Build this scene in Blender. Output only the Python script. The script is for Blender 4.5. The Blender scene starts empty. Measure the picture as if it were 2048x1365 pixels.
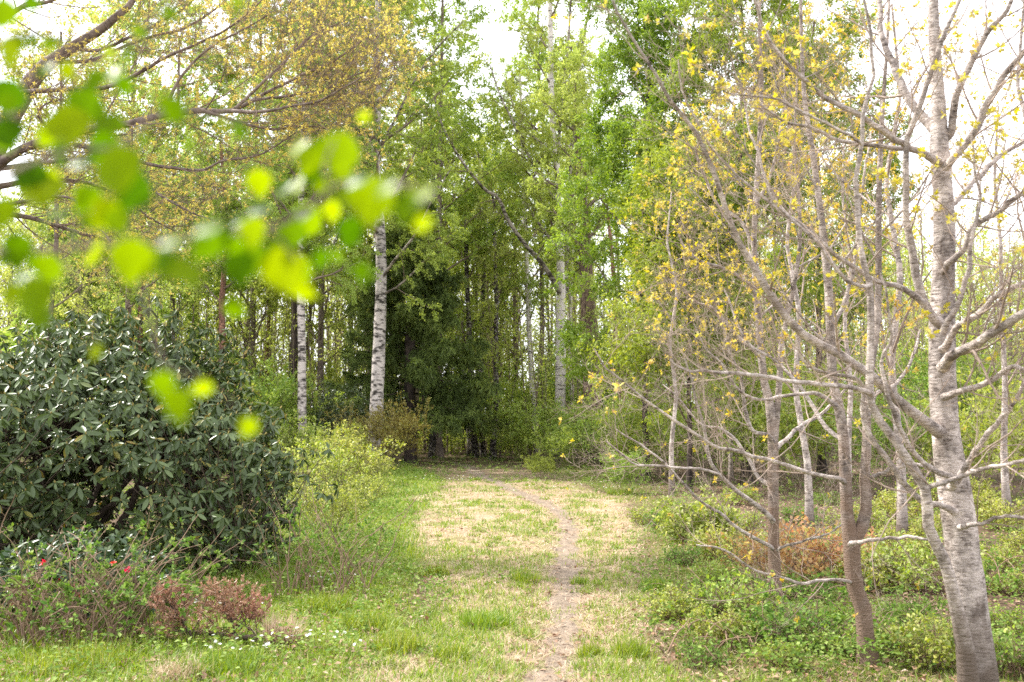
import bpy, math, numpy as np
from math import radians, pi
rng = np.random.default_rng(11)
scene = bpy.context.scene
COL = scene.collection

# ------------------------------------------------------------------ camera maths
CAM = np.array([0.0, 0.0, 1.7]); PITCH = math.atan((845 - 682.5) / 1991.1); FPX = 1991.1
_f = np.array([0, math.cos(PITCH), math.sin(PITCH)]); _u = np.array([0, -math.sin(PITCH), math.cos(PITCH)])

def ray(px, py):
    return _f * FPX + np.array([1.0, 0, 0]) * (px - 1024) + _u * (682.5 - py)

def at(px, py, Y):
    d = ray(px, py)
    return CAM + d * (Y / d[1])

# ------------------------------------------------------------------ noise
def _hash(ix, iy, s):
    h = (ix * 374761393 + iy * 668265263 + s * 974711) & 0xffffffff
    h = ((h ^ (h >> 13)) * 1274126177) & 0xffffffff
    return ((h ^ (h >> 16)) & 0xffff) / 65535.0

def vnoise(x, y, s=0):
    x = np.asarray(x, float); y = np.asarray(y, float)
    ix = np.floor(x).astype(np.int64); iy = np.floor(y).astype(np.int64)
    fx = x - ix; fy = y - iy
    fx = fx * fx * (3 - 2 * fx); fy = fy * fy * (3 - 2 * fy)
    a = _hash(ix, iy, s); b = _hash(ix + 1, iy, s); c = _hash(ix, iy + 1, s); d = _hash(ix + 1, iy + 1, s)
    return (a * (1 - fx) + b * fx) * (1 - fy) + (c * (1 - fx) + d * fx) * fy

def fbm(x, y, s=0, o=3):
    v = 0; a = .5; t = 0
    for i in range(o):
        v = v + a * vnoise(x * 2 ** i, y * 2 ** i, s + i * 17); t += a; a *= .5
    return v / t

# ------------------------------------------------------------------ path and terrain
def flat(px, py):
    d = ray(px, py); t = -CAM[2] / d[2]
    p = CAM + d * t
    return p[0], p[1]
_pp = [(985, 1900), (1035, 1500), (1085, 1365), (1112, 1320), (1126, 1260), (1130, 1200), (1136, 1150), (1131, 1100), (1140, 1060),
       (1118, 1022), (1080, 1003), (1040, 986), (1002, 970), (968, 955), (947, 941), (934, 933), (916, 928.5)]
PATH = np.array([flat(*p) for p in _pp]); PATH[0] = (-.1, 2.0)
PATH = np.vstack([[-.6, -8], PATH, [-4.5, 46.0], [-9, 49]])
def resample(P, n):
    P = np.asarray(P, float)
    m = len(P)
    if m == 2:
        return P[0] + (P[1] - P[0]) * np.linspace(0, 1, n)[:, None]
    seg = np.linalg.norm(np.diff(P[:, :3], axis=0), axis=1); s = np.r_[0, np.cumsum(seg)]
    u = np.linspace(0, s[-1], n); k = np.clip(np.searchsorted(s, u, side='right') - 1, 0, m - 2)
    t = ((u - s[k]) / np.maximum(seg[k], 1e-9))[:, None]
    p0 = P[np.maximum(k - 1, 0)]; p1 = P[k]; p2 = P[k + 1]; p3 = P[np.minimum(k + 2, m - 1)]
    return .5 * (2 * p1 + (p2 - p0) * t + (2 * p0 - 5 * p1 + 4 * p2 - p3) * t ** 2 + (3 * p1 - p0 - 3 * p2 + p3) * t ** 3)
PATHS = resample(PATH, 400)
def path_x(y):
    return np.interp(y, PATHS[:, 1], PATHS[:, 0])

def hgt(x, y):
    x = np.asarray(x, float); y = np.asarray(y, float)
    h = .10 * (fbm(x * .22 + 7, y * .22, 3, 3) - .5) + .035 * (fbm(x * 1.7, y * 1.7, 9, 2) - .5) + .03 * (fbm(x * 4.5, y * 4.5, 19, 2) - .5)
    d = np.abs(x - path_x(y))
    h = h - .035 * np.exp(-(d / .24) ** 2)
    h = h + .25 * np.clip((np.abs(x) - 2.2) / 8, 0, 1) * np.clip(y / 30, 0, 1) * .5
    return h

def gpt(px, py):
    d = ray(px, py); z = 0.0
    for _ in range(12):
        t = (z - CAM[2]) / d[2]; p = CAM + d * t; z = float(hgt(p[0], p[1]))
    return np.array([p[0], p[1], z])

# ------------------------------------------------------------------ mesh helpers
def mesh_from(name, parts, smooth=True):
    Vs, LI, LS, MI, SM = [], [], [], [], []; off = 0; nl = 0
    for q in parts:
        V, F = q[0], q[1]
        if len(V) == 0 or len(F) == 0: continue
        F = np.asarray(F); Vs.append(np.asarray(V, np.float32)); LI.append((F + off).ravel())
        LS.append(nl + np.arange(len(F)) * F.shape[1]); nl += F.size; off += len(V)
        mi = q[2] if len(q) > 2 else 0; MI.append(np.full(len(F), mi, np.int32)); SM.append(np.full(len(F), smooth if len(q) < 3 else mi == 0, bool))
    V = np.concatenate(Vs); LI = np.concatenate(LI).astype(np.int32); LS = np.concatenate(LS).astype(np.int32)
    me = bpy.data.meshes.new(name)
    me.vertices.add(len(V)); me.vertices.foreach_set('co', V.ravel())
    me.loops.add(len(LI)); me.loops.foreach_set('vertex_index', LI)
    me.polygons.add(len(LS)); me.polygons.foreach_set('loop_start', LS)
    me.polygons.foreach_set('use_smooth', np.concatenate(SM)); me.polygons.foreach_set('material_index', np.concatenate(MI))
    me.update(calc_edges=True)
    return me

def obj(name, parts, mat, parent=None, smooth=True):
    me = mesh_from(name, parts, smooth)
    for m_ in (mat if isinstance(mat, (list, tuple)) else [mat]): me.materials.append(m_)
    o = bpy.data.objects.new(name, me); COL.objects.link(o)
    if parent is not None: o.parent = parent
    return o

def tag(o, label=None, cat=None, group=None, kind=None):
    if label: o['label'] = label
    if cat: o['category'] = cat
    if group: o['group'] = group
    if kind: o['kind'] = kind
    return o

def thing(name, label, cat, loc, group=None, rotz=0.0, scale=1.0):
    o = bpy.data.objects.new(name, None); COL.objects.link(o); o.empty_display_size = .2
    o.location = [float(v) for v in loc]; o.rotation_euler = (0, 0, rotz); o.scale = (scale,) * 3
    return tag(o, label, cat, group)

def dup(root, loc, rotz, scale, label, group=None, tilt=(0, 0)):
    r = root.copy(); COL.objects.link(r); r.location = [float(v) for v in loc]
    r.rotation_euler = (tilt[0], tilt[1], rotz); r.scale = (scale,) * 3 if np.isscalar(scale) else scale
    r['label'] = label
    if group: r['group'] = group
    for ch in list(root.children):
        c = ch.copy(); COL.objects.link(c); c.parent = r
        for g in ch.children:
            d = g.copy(); COL.objects.link(d); d.parent = c
    return r

def fol(p): return (p[0], p[1], 1)          # faces of the second material slot (foliage on twigs)

def nrm(a):
    return a / np.maximum(np.linalg.norm(a, axis=-1, keepdims=True), 1e-9)

def tubes(P, R, k, cap=True):
    """P (B,n,3) R (B,n) -> verts, quads"""
    P = np.asarray(P, float); R = np.asarray(R, float); B, n, _ = P.shape
    T = np.empty_like(P); T[:, 1:-1] = P[:, 2:] - P[:, :-2]; T[:, 0] = P[:, 1] - P[:, 0]; T[:, -1] = P[:, -1] - P[:, -2]
    T = nrm(T)
    ref = np.tile(np.array([0.0, 1.0, 0.17]), (B, 1)); ref[np.abs(T[:, 0, 1]) > .8] = (1, 0.1, 0)
    U = np.empty_like(P); u = ref
    for i in range(n):
        u = nrm(u - (u * T[:, i]).sum(-1, keepdims=True) * T[:, i]); U[:, i] = u
    W = np.cross(T, U)
    a = np.linspace(0, 2 * pi, k, endpoint=False)
    V = P[:, :, None] + R[:, :, None, None] * (np.cos(a)[None, None, :, None] * U[:, :, None] + np.sin(a)[None, None, :, None] * W[:, :, None])
    idx = np.arange(B * n * k).reshape(B, n, k); nx = np.roll(idx, -1, axis=2)
    F = np.stack([idx[:, :-1], nx[:, :-1], nx[:, 1:], idx[:, 1:]], -1).reshape(-1, 4)
    return V.reshape(-1, 3), F

def grow(P, R, nc, t0, t1, ang, angj, L, npts, ratio, wig, trop, ltap=.5, rmin=.001, rel=False, tropv=(0, 0, 1), az=None):
    B, n, _ = P.shape
    t = t0 + (t1 - t0) * ((np.arange(nc)[None] + rng.random((B, nc))) / nc)
    f = t * (n - 1); k = np.clip(f.astype(int), 0, n - 2); w = (f - k)[..., None]; b = np.arange(B)[:, None]
    pos = P[b, k] * (1 - w) + P[b, k + 1] * w
    tan = nrm(P[b, k + 1] - P[b, k]); r0 = R[b, k] * (1 - w[..., 0]) + R[b, k + 1] * w[..., 0]
    ref = nrm(rng.normal(size=(B, 1, 3))) + np.zeros((B, nc, 1))
    u = nrm(np.cross(tan, ref)); v = np.cross(tan, u)
    phi = np.arange(nc)[None] * 2.39996 + rng.random((B, 1)) * 6.28 + rng.normal(0, .5, (B, nc))
    pr = np.cos(phi)[..., None] * u + np.sin(phi)[..., None] * v
    a = radians(ang) + rng.normal(0, radians(angj), (B, nc))
    d = np.cos(a)[..., None] * tan + np.sin(a)[..., None] * pr
    if rel:
        pl = np.linalg.norm(np.diff(P, axis=1), axis=-1).sum(1)[:, None] * L
    else:
        pl = L
    ln = pl * (1 - ltap * (t - t0) / max(t1 - t0, 1e-6)) * rng.uniform(.65, 1.25, (B, nc))
    M = B * nc
    d = d.reshape(M, 3); pos = pos.reshape(M, 3); ln = np.broadcast_to(ln, (B, nc)).reshape(M); rr = np.maximum(r0.reshape(M) * ratio * rng.uniform(.75, 1.1, M), rmin)
    Q = np.empty((M, npts, 3)); Q[:, 0] = pos; st = (ln / (npts - 1))[:, None]; tv = np.array(tropv, float) * trop / (npts - 1)
    for i in range(1, npts):
        d = nrm(d + rng.normal(0, wig, (M, 3)) + tv)
        Q[:, i] = Q[:, i - 1] + d * st
    RR = rr[:, None] * np.linspace(1, .35, npts)[None]
    return Q, np.maximum(RR, rmin * .5)

# leaf templates : x side, y along, z normal
T_DIA = (np.array([[0, 0, 0], [.5, .45, .1], [0, 1, 0], [-.5, .45, .1]]), np.array([[0, 1, 2], [0, 2, 3]]))
T_OVA = (np.array([[0, .5, -.02], [0, 0, 0], [.36, .16, .05], [.5, .4, .07], [.36, .7, .03], [0, 1.05, -.12], [-.36, .7, .03], [-.5, .4, .07], [-.36, .16, .05]]),
         np.array([[0, i, i % 8 + 1] for i in range(1, 9)]))
def _rho():
    ys = [0, .12, .35, .6, .82, 1]; ws = [.05, .06, .40, .5, .36, .03]; V = []
    for y, w in zip(ys, ws):
        z = -.22 * y * y
        V += [[-w, y, z - .0], [0, y, z - .13 * w], [w, y, z]]
    F = []
    for i in range(5):
        for j in range(2):
            a = i * 3 + j; F.append([a, a + 1, a + 4, a + 3])
    return np.array(V), np.array(F)
T_RHO = _rho()
def _lobed():   # small opening maple leaf: three pointed lobes
    o = [(0, 0), (.2, .15), (.55, .2), (.38, .42), (.62, .75), (.25, .68), (0, 1.1), (-.25, .68), (-.62, .75), (-.38, .42), (-.55, .2), (-.2, .15)]
    V = [[0, .45, -.08]] + [[x, y, .06 * abs(x) - .12 * y * y] for x, y in o]
    return np.array(V), np.array([[0, i, i % 12 + 1] for i in range(1, 13)])
T_LOB = _lobed()

def place(T, pos, d, n, L, W):
    V, F = T; N = len(pos)
    d = nrm(d); s = nrm(np.cross(d, n)); n = np.cross(s, d)
    L = np.broadcast_to(L, N)[:, None, None]; W = np.broadcast_to(W, N)[:, None, None]
    X = pos[:, None] + V[None, :, :1] * W * s[:, None] + V[None, :, 1:2] * L * d[:, None] + V[None, :, 2:3] * L * n[:, None]
    FF = F[None] + (np.arange(N) * len(V))[:, None, None]
    return X.reshape(-1, 3), FF.reshape(-1, F.shape[1])

def on_twigs(P, N, t0=.15, t1=1.0):
    B, n, _ = P.shape
    b = rng.integers(0, B, N); f = (t0 + (t1 - t0) * rng.random(N)) * (n - 1); k = np.clip(f.astype(int), 0, n - 2); w = (f - k)[:, None]
    return P[b, k] * (1 - w) + P[b, k + 1] * w, nrm(P[b, k + 1] - P[b, k])

def leaves_along(P, N, size, wr=.6, T=T_DIA, droop=.4, flat=.4, jit=.4, t0=.15, sv=.3):
    pos, tan = on_twigs(P, N, t0)
    L = size * rng.uniform(1 - sv, 1 + sv, N)
    d = nrm(rng.normal(size=(N, 3)) + tan * .7 + np.array([0, 0, -droop]))
    n = nrm(rng.normal(size=(N, 3)) * (1 - flat) + np.array([0, 0, 1.0]) * (flat + .1))
    return place(T, pos + rng.normal(0, size * jit, (N, 3)), d, n, L, L * wr)

def clusters(P, N, K, size, wr=.55, T=T_LOB, t0=.7, droop=.35, up=.3, zr=None):
    pos, tan = on_twigs(P, N, t0)
    if zr is not None:
        kk = rng.random(N) < np.clip((pos[:, 2] - zr[0]) / (zr[1] - zr[0]), .07, 1); pos, tan = pos[kk], tan[kk]; N = len(pos)
    pos = np.repeat(pos, K, 0); tan = np.repeat(tan, K, 0); M = len(pos)
    csz = np.repeat(rng.uniform(.6, 1.25, N), K)
    rad = nrm(rng.normal(size=(M, 3)))
    d = nrm(rad + tan * .5 + np.array([0, 0, up - droop]) )
    n = nrm(tan + rng.normal(0, .5, (M, 3)) + np.array([0, 0, .4]))
    L = size * csz * rng.uniform(.6, 1.2, M)
    return place(T, pos + rad * size * .15, d, n, L, L * wr)

# ------------------------------------------------------------------ materials
def nt(name):
    m = bpy.data.materials.new(name); m.use_nodes = True; t = m.node_tree; t.nodes.clear()
    return m, t, t.nodes.new('ShaderNodeOutputMaterial')
def N(t, kind, **kw):
    n = t.nodes.new('ShaderNode' + kind)
    for k, v in kw.items():
        if k in n.inputs: n.inputs[k].default_value = v
        else: setattr(n, k, v)
    return n
def c4(c): return (c[0], c[1], c[2], 1)
def ramp(t, fac, stops):
    r = t.nodes.new('ShaderNodeValToRGB'); e = r.color_ramp.elements
    while len(e) < len(stops): e.new(.5)
    for el, (p, c) in zip(e, stops): el.position = p; el.color = c4(c)
    t.links.new(fac, r.inputs[0]); return r.outputs[0]
def mixc(t, fac, a, b):
    m = t.nodes.new('ShaderNodeMix'); m.data_type = 'RGBA'
    if hasattr(fac, 'links'): t.links.new(fac, m.inputs[0])
    else: m.inputs[0].default_value = fac
    for s, i in ((a, 6), (b, 7)):
        if hasattr(s, 'links'): t.links.new(s, m.inputs[i])
        else: m.inputs[i].default_value = c4(s)
    return m.outputs[2]

def leaf_mat(name, stops, trans=.45, rough=.45, spec=.35, under=None, tcol=None, clump=.0, hue=.488):
    m, t, out = nt(name)
    g = N(t, 'NewGeometry'); oi = N(t, 'ObjectInfo')
    fac = g.outputs['Random Per Island']
    if clump > 0:
        tc = N(t, 'TexCoord'); nz = N(t, 'TexNoise'); nz.inputs['Scale'].default_value = clump; nz.inputs['Detail'].default_value = 2
        t.links.new(tc.outputs['Object'], nz.inputs['Vector'])
        ma = N(t, 'Math', operation='MULTIPLY_ADD'); t.links.new(nz.outputs[0], ma.inputs[0]); ma.inputs[1].default_value = 1.1; ma.inputs[2].default_value = -.3
        mm = N(t, 'Math', operation='MULTIPLY_ADD'); t.links.new(fac, mm.inputs[0]); mm.inputs[1].default_value = .5; t.links.new(ma.outputs[0], mm.inputs[2]); fac = mm.outputs[0]
    col = ramp(t, fac, stops)
    hs = N(t, 'HueSaturation'); t.links.new(col, hs.inputs['Color'])
    mr = N(t, 'MapRange'); t.links.new(oi.outputs['Random'], mr.inputs[0]); mr.inputs[3].default_value = .485; mr.inputs[4].default_value = .515
    t.links.new(mr.outputs[0], hs.inputs['Hue'])
    p = N(t, 'BsdfPrincipled'); p.inputs['Roughness'].default_value = rough; p.inputs['Specular IOR Level'].default_value = spec
    t.links.new(hs.outputs[0], p.inputs['Base Color'])
    if under is not None:
        um = N(t, 'MapRange'); t.links.new(g.outputs['Backfacing'], um.inputs[0]); um.inputs[3].default_value = spec; um.inputs[4].default_value = under
        t.links.new(um.outputs[0], p.inputs['Specular IOR Level'])
    tr = N(t, 'BsdfTranslucent')
    if tcol is None:
        h2 = N(t, 'HueSaturation'); h2.inputs['Saturation'].default_value = 1.15; h2.inputs['Value'].default_value = 1.25; h2.inputs['Hue'].default_value = hue
        t.links.new(hs.outputs[0], h2.inputs['Color']); t.links.new(h2.outputs[0], tr.inputs[0])
    else: tr.inputs[0].default_value = c4(tcol)
    mx = N(t, 'MixShader'); mx.inputs[0].default_value = trans
    t.links.new(p.outputs[0], mx.inputs[1]); t.links.new(tr.outputs[0], mx.inputs[2]); t.links.new(mx.outputs[0], out.inputs[0])
    return m

def bark_mat(name, base, dark, zs=6.0, scale=9.0, lo=.45, hi=.6, fine=.25, rough=.85, bump=.4, moss=None, mossz=None, vert=False, blotch=0.0, scar=0.0):
    m, t, out = nt(name)
    tc = N(t, 'TexCoord'); mp = N(t, 'Mapping'); mp.inputs['Scale'].default_value = (1, 1, zs) if not vert else (1, 1, .18)
    t.links.new(tc.outputs['Object'], mp.inputs[0])
    nz = N(t, 'TexNoise'); nz.inputs['Scale'].default_value = scale; nz.inputs['Detail'].default_value = 5; nz.inputs['Roughness'].default_value = .6
    t.links.new(mp.outputs[0], nz.inputs['Vector'])
    nf = nz.outputs[0]
    if blotch > 0:
        nb_ = N(t, 'TexNoise'); nb_.inputs['Scale'].default_value = scale * .55; nb_.inputs['Detail'].default_value = 7; nb_.inputs['Roughness'].default_value = .7
        t.links.new(tc.outputs['Object'], nb_.inputs['Vector']); mb = N(t, 'Mix'); mb.inputs[0].default_value = blotch
        t.links.new(nf, mb.inputs[2]); t.links.new(nb_.outputs[0], mb.inputs[3]); nf = mb.outputs[0]
    r = ramp(t, nf, [(lo, base), (hi, dark)])
    if scar > 0:
        ns_ = N(t, 'TexNoise'); ns_.inputs['Scale'].default_value = 4.5; ns_.inputs['Detail'].default_value = 6; ns_.inputs['Roughness'].default_value = .65
        ms_ = N(t, 'Mapping'); ms_.inputs['Scale'].default_value = (1.6, 1.6, .8); t.links.new(tc.outputs['Object'], ms_.inputs[0]); t.links.new(ms_.outputs[0], ns_.inputs['Vector'])
        sr = N(t, 'MapRange'); t.links.new(ns_.outputs[0], sr.inputs[0]); sr.inputs[1].default_value = .54; sr.inputs[2].default_value = .64; sr.inputs[4].default_value = scar
        r = mixc(t, sr.outputs[0], r, (.12, .088, .07))
    n2 = N(t, 'TexNoise'); n2.inputs['Scale'].default_value = scale * .25; n2.inputs['Detail'].default_value = 4
    t.links.new(tc.outputs['Object'], n2.inputs['Vector'])
    v = N(t, 'HueSaturation'); mr = N(t, 'MapRange'); t.links.new(n2.outputs[0], mr.inputs[0]); mr.inputs[1].default_value = .3; mr.inputs[2].default_value = .7
    mr.inputs[3].default_value = 1 - fine; mr.inputs[4].default_value = 1 + fine
    t.links.new(mr.outputs[0], v.inputs['Value']); t.links.new(r, v.inputs['Color']); col = v.outputs[0]
    if moss is not None:
        sx = N(t, 'SeparateXYZ'); t.links.new(tc.outputs['Object'], sx.inputs[0])
        m2 = N(t, 'MapRange'); t.links.new(sx.outputs[2], m2.inputs[0]); m2.inputs[1].default_value = mossz; m2.inputs[2].default_value = 0.0; m2.inputs[3].default_value = -.15; m2.inputs[4].default_value = .55
        a = N(t, 'Math', operation='ADD'); t.links.new(m2.outputs[0], a.inputs[0]); t.links.new(n2.outputs[0], a.inputs[1])
        m3 = N(t, 'MapRange'); t.links.new(a.outputs[0], m3.inputs[0]); m3.inputs[1].default_value = .55; m3.inputs[2].default_value = .85
        col = mixc(t, m3.outputs[0], col, moss)
    p = N(t, 'BsdfPrincipled'); p.inputs['Roughness'].default_value = rough; p.inputs['Specular IOR Level'].default_value = .25
    t.links.new(col, p.inputs['Base Color'])
    b = N(t, 'Bump'); b.inputs['Strength'].default_value = bump; b.inputs['Distance'].default_value = .02
    t.links.new(nz.outputs[0], b.inputs['Height']); t.links.new(b.outputs[0], p.inputs['Normal']); t.links.new(p.outputs[0], out.inputs[0])
    return m

def plain_mat(name, stops, scale=6, rough=.85, obj_coords=True):
    m, t, out = nt(name); tc = N(t, 'TexCoord'); nz = N(t, 'TexNoise'); nz.inputs['Scale'].default_value = scale; nz.inputs['Detail'].default_value = 4
    t.links.new(tc.outputs['Object'], nz.inputs['Vector']); p = N(t, 'BsdfPrincipled'); p.inputs['Roughness'].default_value = rough
    p.inputs['Specular IOR Level'].default_value = .2
    t.links.new(ramp(t, nz.outputs[0], stops), p.inputs['Base Color']); t.links.new(p.outputs[0], out.inputs[0]); return m

M = {}
M['birch'] = bark_mat('birch_bark', (.48, .43, .40), (.04, .034, .03), zs=2.6, scale=3.6, lo=.475, hi=.57, fine=.25, blotch=.35, moss=(.05, .045, .035), mossz=.7)
M['birch_clean'] = bark_mat('clean_birch_bark', (.56, .51, .47), (.05, .042, .038), zs=5.5, scale=2.6, lo=.585, hi=.63, fine=.22, moss=(.06, .05, .04), mossz=.8)
M['birch_up'] = bark_mat('upper_birch_bark', (.30, .26, .22), (.05, .04, .03), zs=3, scale=3, lo=.46, hi=.58)
M['birch_dark'] = bark_mat('rough_birch_bark', (.36, .32, .29), (.03, .024, .02), zs=1.3, scale=6, lo=.36, hi=.52, fine=.2)
M['pale'] = bark_mat('pale_grey_bark', (.50, .435, .395), (.075, .055, .045), zs=4.0, scale=19, lo=.45, hi=.63, fine=.42, bump=1.0, blotch=.6, scar=.6, moss=(.13, .10, .08), mossz=.9)
M['pale_low'] = bark_mat('brown_footed_grey_bark', (.46, .39, .345), (.075, .055, .045), zs=4.0, scale=24, lo=.44, hi=.62, fine=.42, bump=1.0, blotch=.6, scar=.6, moss=(.19, .13, .095), mossz=2.6)
M['pale_twig'] = bark_mat('pale_twig_bark', (.36, .285, .235), (.19, .14, .11), zs=1, scale=5, lo=.4, hi=.65)
M['oak'] = bark_mat('grey_brown_bark', (.23, .18, .15), (.08, .06, .05), zs=1, scale=9, lo=.4, hi=.65)
M['oak_twig'] = plain_mat('brown_twig_bark', [(.35, (.25, .18, .145)), (.7, (.14, .095, .075))])
M['pine'] = bark_mat('reddish_pine_bark', (.26, .135, .095), (.07, .04, .03), zs=1.4, scale=12, lo=.42, hi=.62, vert=False)
M['brown'] = bark_mat('furrowed_brown_bark', (.20, .14, .10), (.05, .034, .025), scale=26, lo=.42, hi=.6, vert=True, bump=1.0, moss=(.06, .08, .02), mossz=1.2)
M['dark'] = bark_mat('dark_bark', (.075, .055, .045), (.025, .02, .017), scale=14, vert=True, bump=.8)
M['twig'] = plain_mat('grey_twig_bark', [(.35, (.21, .165, .125)), (.7, (.12, .09, .068))])
M['dry'] = plain_mat('dry_stem', [(.35, (.29, .20, .135)), (.7, (.15, .095, .07))], 12)
M['rstem'] = plain_mat('rhododendron_stem', [(.35, (.10, .075, .055)), (.7, (.05, .035, .028))], 8)

M['birch_leaf'] = leaf_mat('birch_leaves', [(0, (.19, .27, .05)), (.5, (.31, .39, .08)), (1, (.43, .50, .13))], clump=.35)
M['rowan_leaf'] = leaf_mat('rowan_leaves', [(0, (.11, .18, .026)), (.5, (.23, .31, .045)), (1, (.42, .49, .12))], clump=.4)
M['wood_leaf'] = leaf_mat('woodland_leaves', [(0, (.22, .31, .07)), (.5, (.38, .46, .11)), (.85, (.52, .56, .19)), (1, (.60, .50, .24))], trans=.5, clump=.15, hue=.496)
M['yellow'] = leaf_mat('opening_yellow_leaves', [(0, (.40, .34, .045)), (.55, (.56, .47, .085)), (.9, (.62, .52, .19)), (1, (.42, .26, .12))], trans=.5, hue=.503)
M['amber'] = leaf_mat('amber_bud_leaves', [(0, (.42, .31, .13)), (.35, (.54, .47, .12)), (1, (.60, .57, .18))], trans=.45, clump=.25, hue=.5)
M['spruce'] = leaf_mat('spruce_needles', [(0, (.042, .07, .018)), (.5, (.10, .15, .034)), (1, (.30, .38, .09))], trans=.3, rough=.6, clump=.6)
M['rhodo'] = leaf_mat('rhododendron_leaves', [(0, (.046, .070, .020)), (.6, (.078, .110, .034)), (.95, (.12, .16, .055)), (.975, (.17, .18, .04)), (1, (.30, .19, .04))], trans=.18, rough=.36, spec=.4)
M['bud'] = plain_mat('pale_bud', [(.3, (.30, .22, .08)), (.7, (.38, .34, .12))])
M['lime'] = leaf_mat('lime_shrub_leaves', [(0, (.15, .21, .028)), (.5, (.28, .34, .06)), (1, (.48, .50, .19))], trans=.45)
M['mid'] = leaf_mat('mid_green_leaves', [(0, (.15, .24, .04)), (.6, (.26, .36, .065)), (1, (.42, .49, .13))], trans=.4)
M['darkleaf'] = leaf_mat('dark_shrub_leaves', [(0, (.025, .05, .018)), (.6, (.05, .085, .03)), (1, (.12, .15, .06))], trans=.2, rough=.4, spec=.5)
M['copper'] = leaf_mat('coppery_leaves', [(0, (.16, .115, .03)), (.5, (.26, .21, .055)), (1, (.34, .33, .10))], trans=.4)
M['rust'] = leaf_mat('rusty_leaves', [(0, (.33, .17, .085)), (.5, (.46, .27, .12)), (.75, (.50, .36, .16)), (1, (.30, .34, .09))], trans=.4)
M['deadneedle'] = leaf_mat('dead_needles', [(0, (.24, .13, .09)), (.6, (.40, .23, .15)), (1, (.48, .31, .22))], trans=.2)
M['fore'] = leaf_mat('foreground_leaves', [(0, (.05, .115, .002)), (.5, (.115, .195, .003)), (1, (.25, .31, .004))], trans=.70, rough=.34, spec=.45, under=.04, hue=.495)
M['grass'] = leaf_mat('green_grass', [(0, (.10, .18, .018)), (.5, (.185, .275, .028)), (.85, (.28, .35, .05)), (1, (.42, .38, .17))], trans=.35)
M['straw'] = leaf_mat('dry_grass', [(0, (.29, .21, .13)), (.5, (.47, .37, .25)), (1, (.60, .50, .36))], trans=.25, spec=.2)
M['herb'] = leaf_mat('herb_leaves', [(0, (.075, .155, .025)), (.6, (.14, .235, .045)), (1, (.29, .38, .12))], trans=.35, rough=.7, spec=.12)
M['litter'] = leaf_mat('fallen_leaves', [(0, (.16, .09, .055)), (.5, (.28, .17, .10)), (1, (.42, .29, .19))], trans=.1)
M['red'] = leaf_mat('red_petals', [(0, (.55, .012, .015)), (1, (.75, .03, .04))], trans=.3)
M['white'] = leaf_mat('white_petals', [(0, (.78, .78, .76)), (1, (.85, .85, .85))], trans=.3)

def ground_mat():
    m, t, out = nt('woodland_floor')
    tc = N(t, 'TexCoord')
    def nz(s, d=5, r=.6):
        n = N(t, 'TexNoise'); n.inputs['Scale'].default_value = s; n.inputs['Detail'].default_value = d; n.inputs['Roughness'].default_value = r
        t.links.new(tc.outputs['Object'], n.inputs['Vector']); return n.outputs[0]
    soil = ramp(t, nz(14), [(.3, (.055, .038, .025)), (.6, (.13, .09, .06)), (.8, (.24, .175, .12))])
    straw = ramp(t, nz(28), [(.3, (.25, .18, .11)), (.55, (.39, .30, .195)), (.75, (.50, .41, .28))])
    moss = ramp(t, nz(20), [(.3, (.08, .12, .018)), (.7, (.21, .25, .04))])
    pt = N(t, 'MapRange'); t.links.new(nz(2.3, 5, .65), pt.inputs[0]); pt.inputs[1].default_value = .52; pt.inputs[2].default_value = .66; pt.inputs[4].default_value = .7
    straw = mixc(t, pt.outputs[0], straw, (.30, .21, .14))
    at_ = N(t, 'Attribute', attribute_name='zone')
    sq = N(t, 'SeparateColor'); t.links.new(at_.outputs['Color'], sq.inputs[0]); wn = N(t, 'Math', operation='ADD'); t.links.new(sq.outputs[2], wn.inputs[0]); t.links.new(nz(5, 6, .7), wn.inputs[1])
    wm = N(t, 'MapRange'); t.links.new(wn.outputs[0], wm.inputs[0]); wm.inputs[1].default_value = .85; wm.inputs[2].default_value = 1.15; wm.inputs[4].default_value = .85
    straw = mixc(t, wm.outputs[0], straw, (.20, .15, .12))       # R clearing, G lush grass
    sp = N(t, 'SeparateColor'); t.links.new(at_.outputs['Color'], sp.inputs[0])
    c = mixc(t, sp.outputs[0], soil, straw)
    mm = N(t, 'MapRange'); t.links.new(nz(1.1, 6, .65), mm.inputs[0]); mm.inputs[1].default_value = .47; mm.inputs[2].default_value = .62; mm.inputs[4].default_value = .75
    ml = N(t, 'Math', operation='MAXIMUM'); m2 = N(t, 'Math', operation='MULTIPLY'); t.links.new(mm.outputs[0], m2.inputs[0]); t.links.new(sp.outputs[0], m2.inputs[1])
    t.links.new(m2.outputs[0], ml.inputs[0]); t.links.new(sp.outputs[1], ml.inputs[1])
    c = mixc(t, ml.outputs[0], c, moss)
    p = N(t, 'BsdfPrincipled'); p.inputs['Roughness'].default_value = .95; p.inputs['Specular IOR Level'].default_value = .1
    t.links.new(c, p.inputs['Base Color'])
    b = N(t, 'Bump'); b.inputs['Strength'].default_value = .8; b.inputs['Distance'].default_value = .03; t.links.new(nz(35, 6, .7), b.inputs['Height'])
    t.links.new(b.outputs[0], p.inputs['Normal']); t.links.new(p.outputs[0], out.inputs[0]); return m
M['ground'] = ground_mat()
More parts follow.
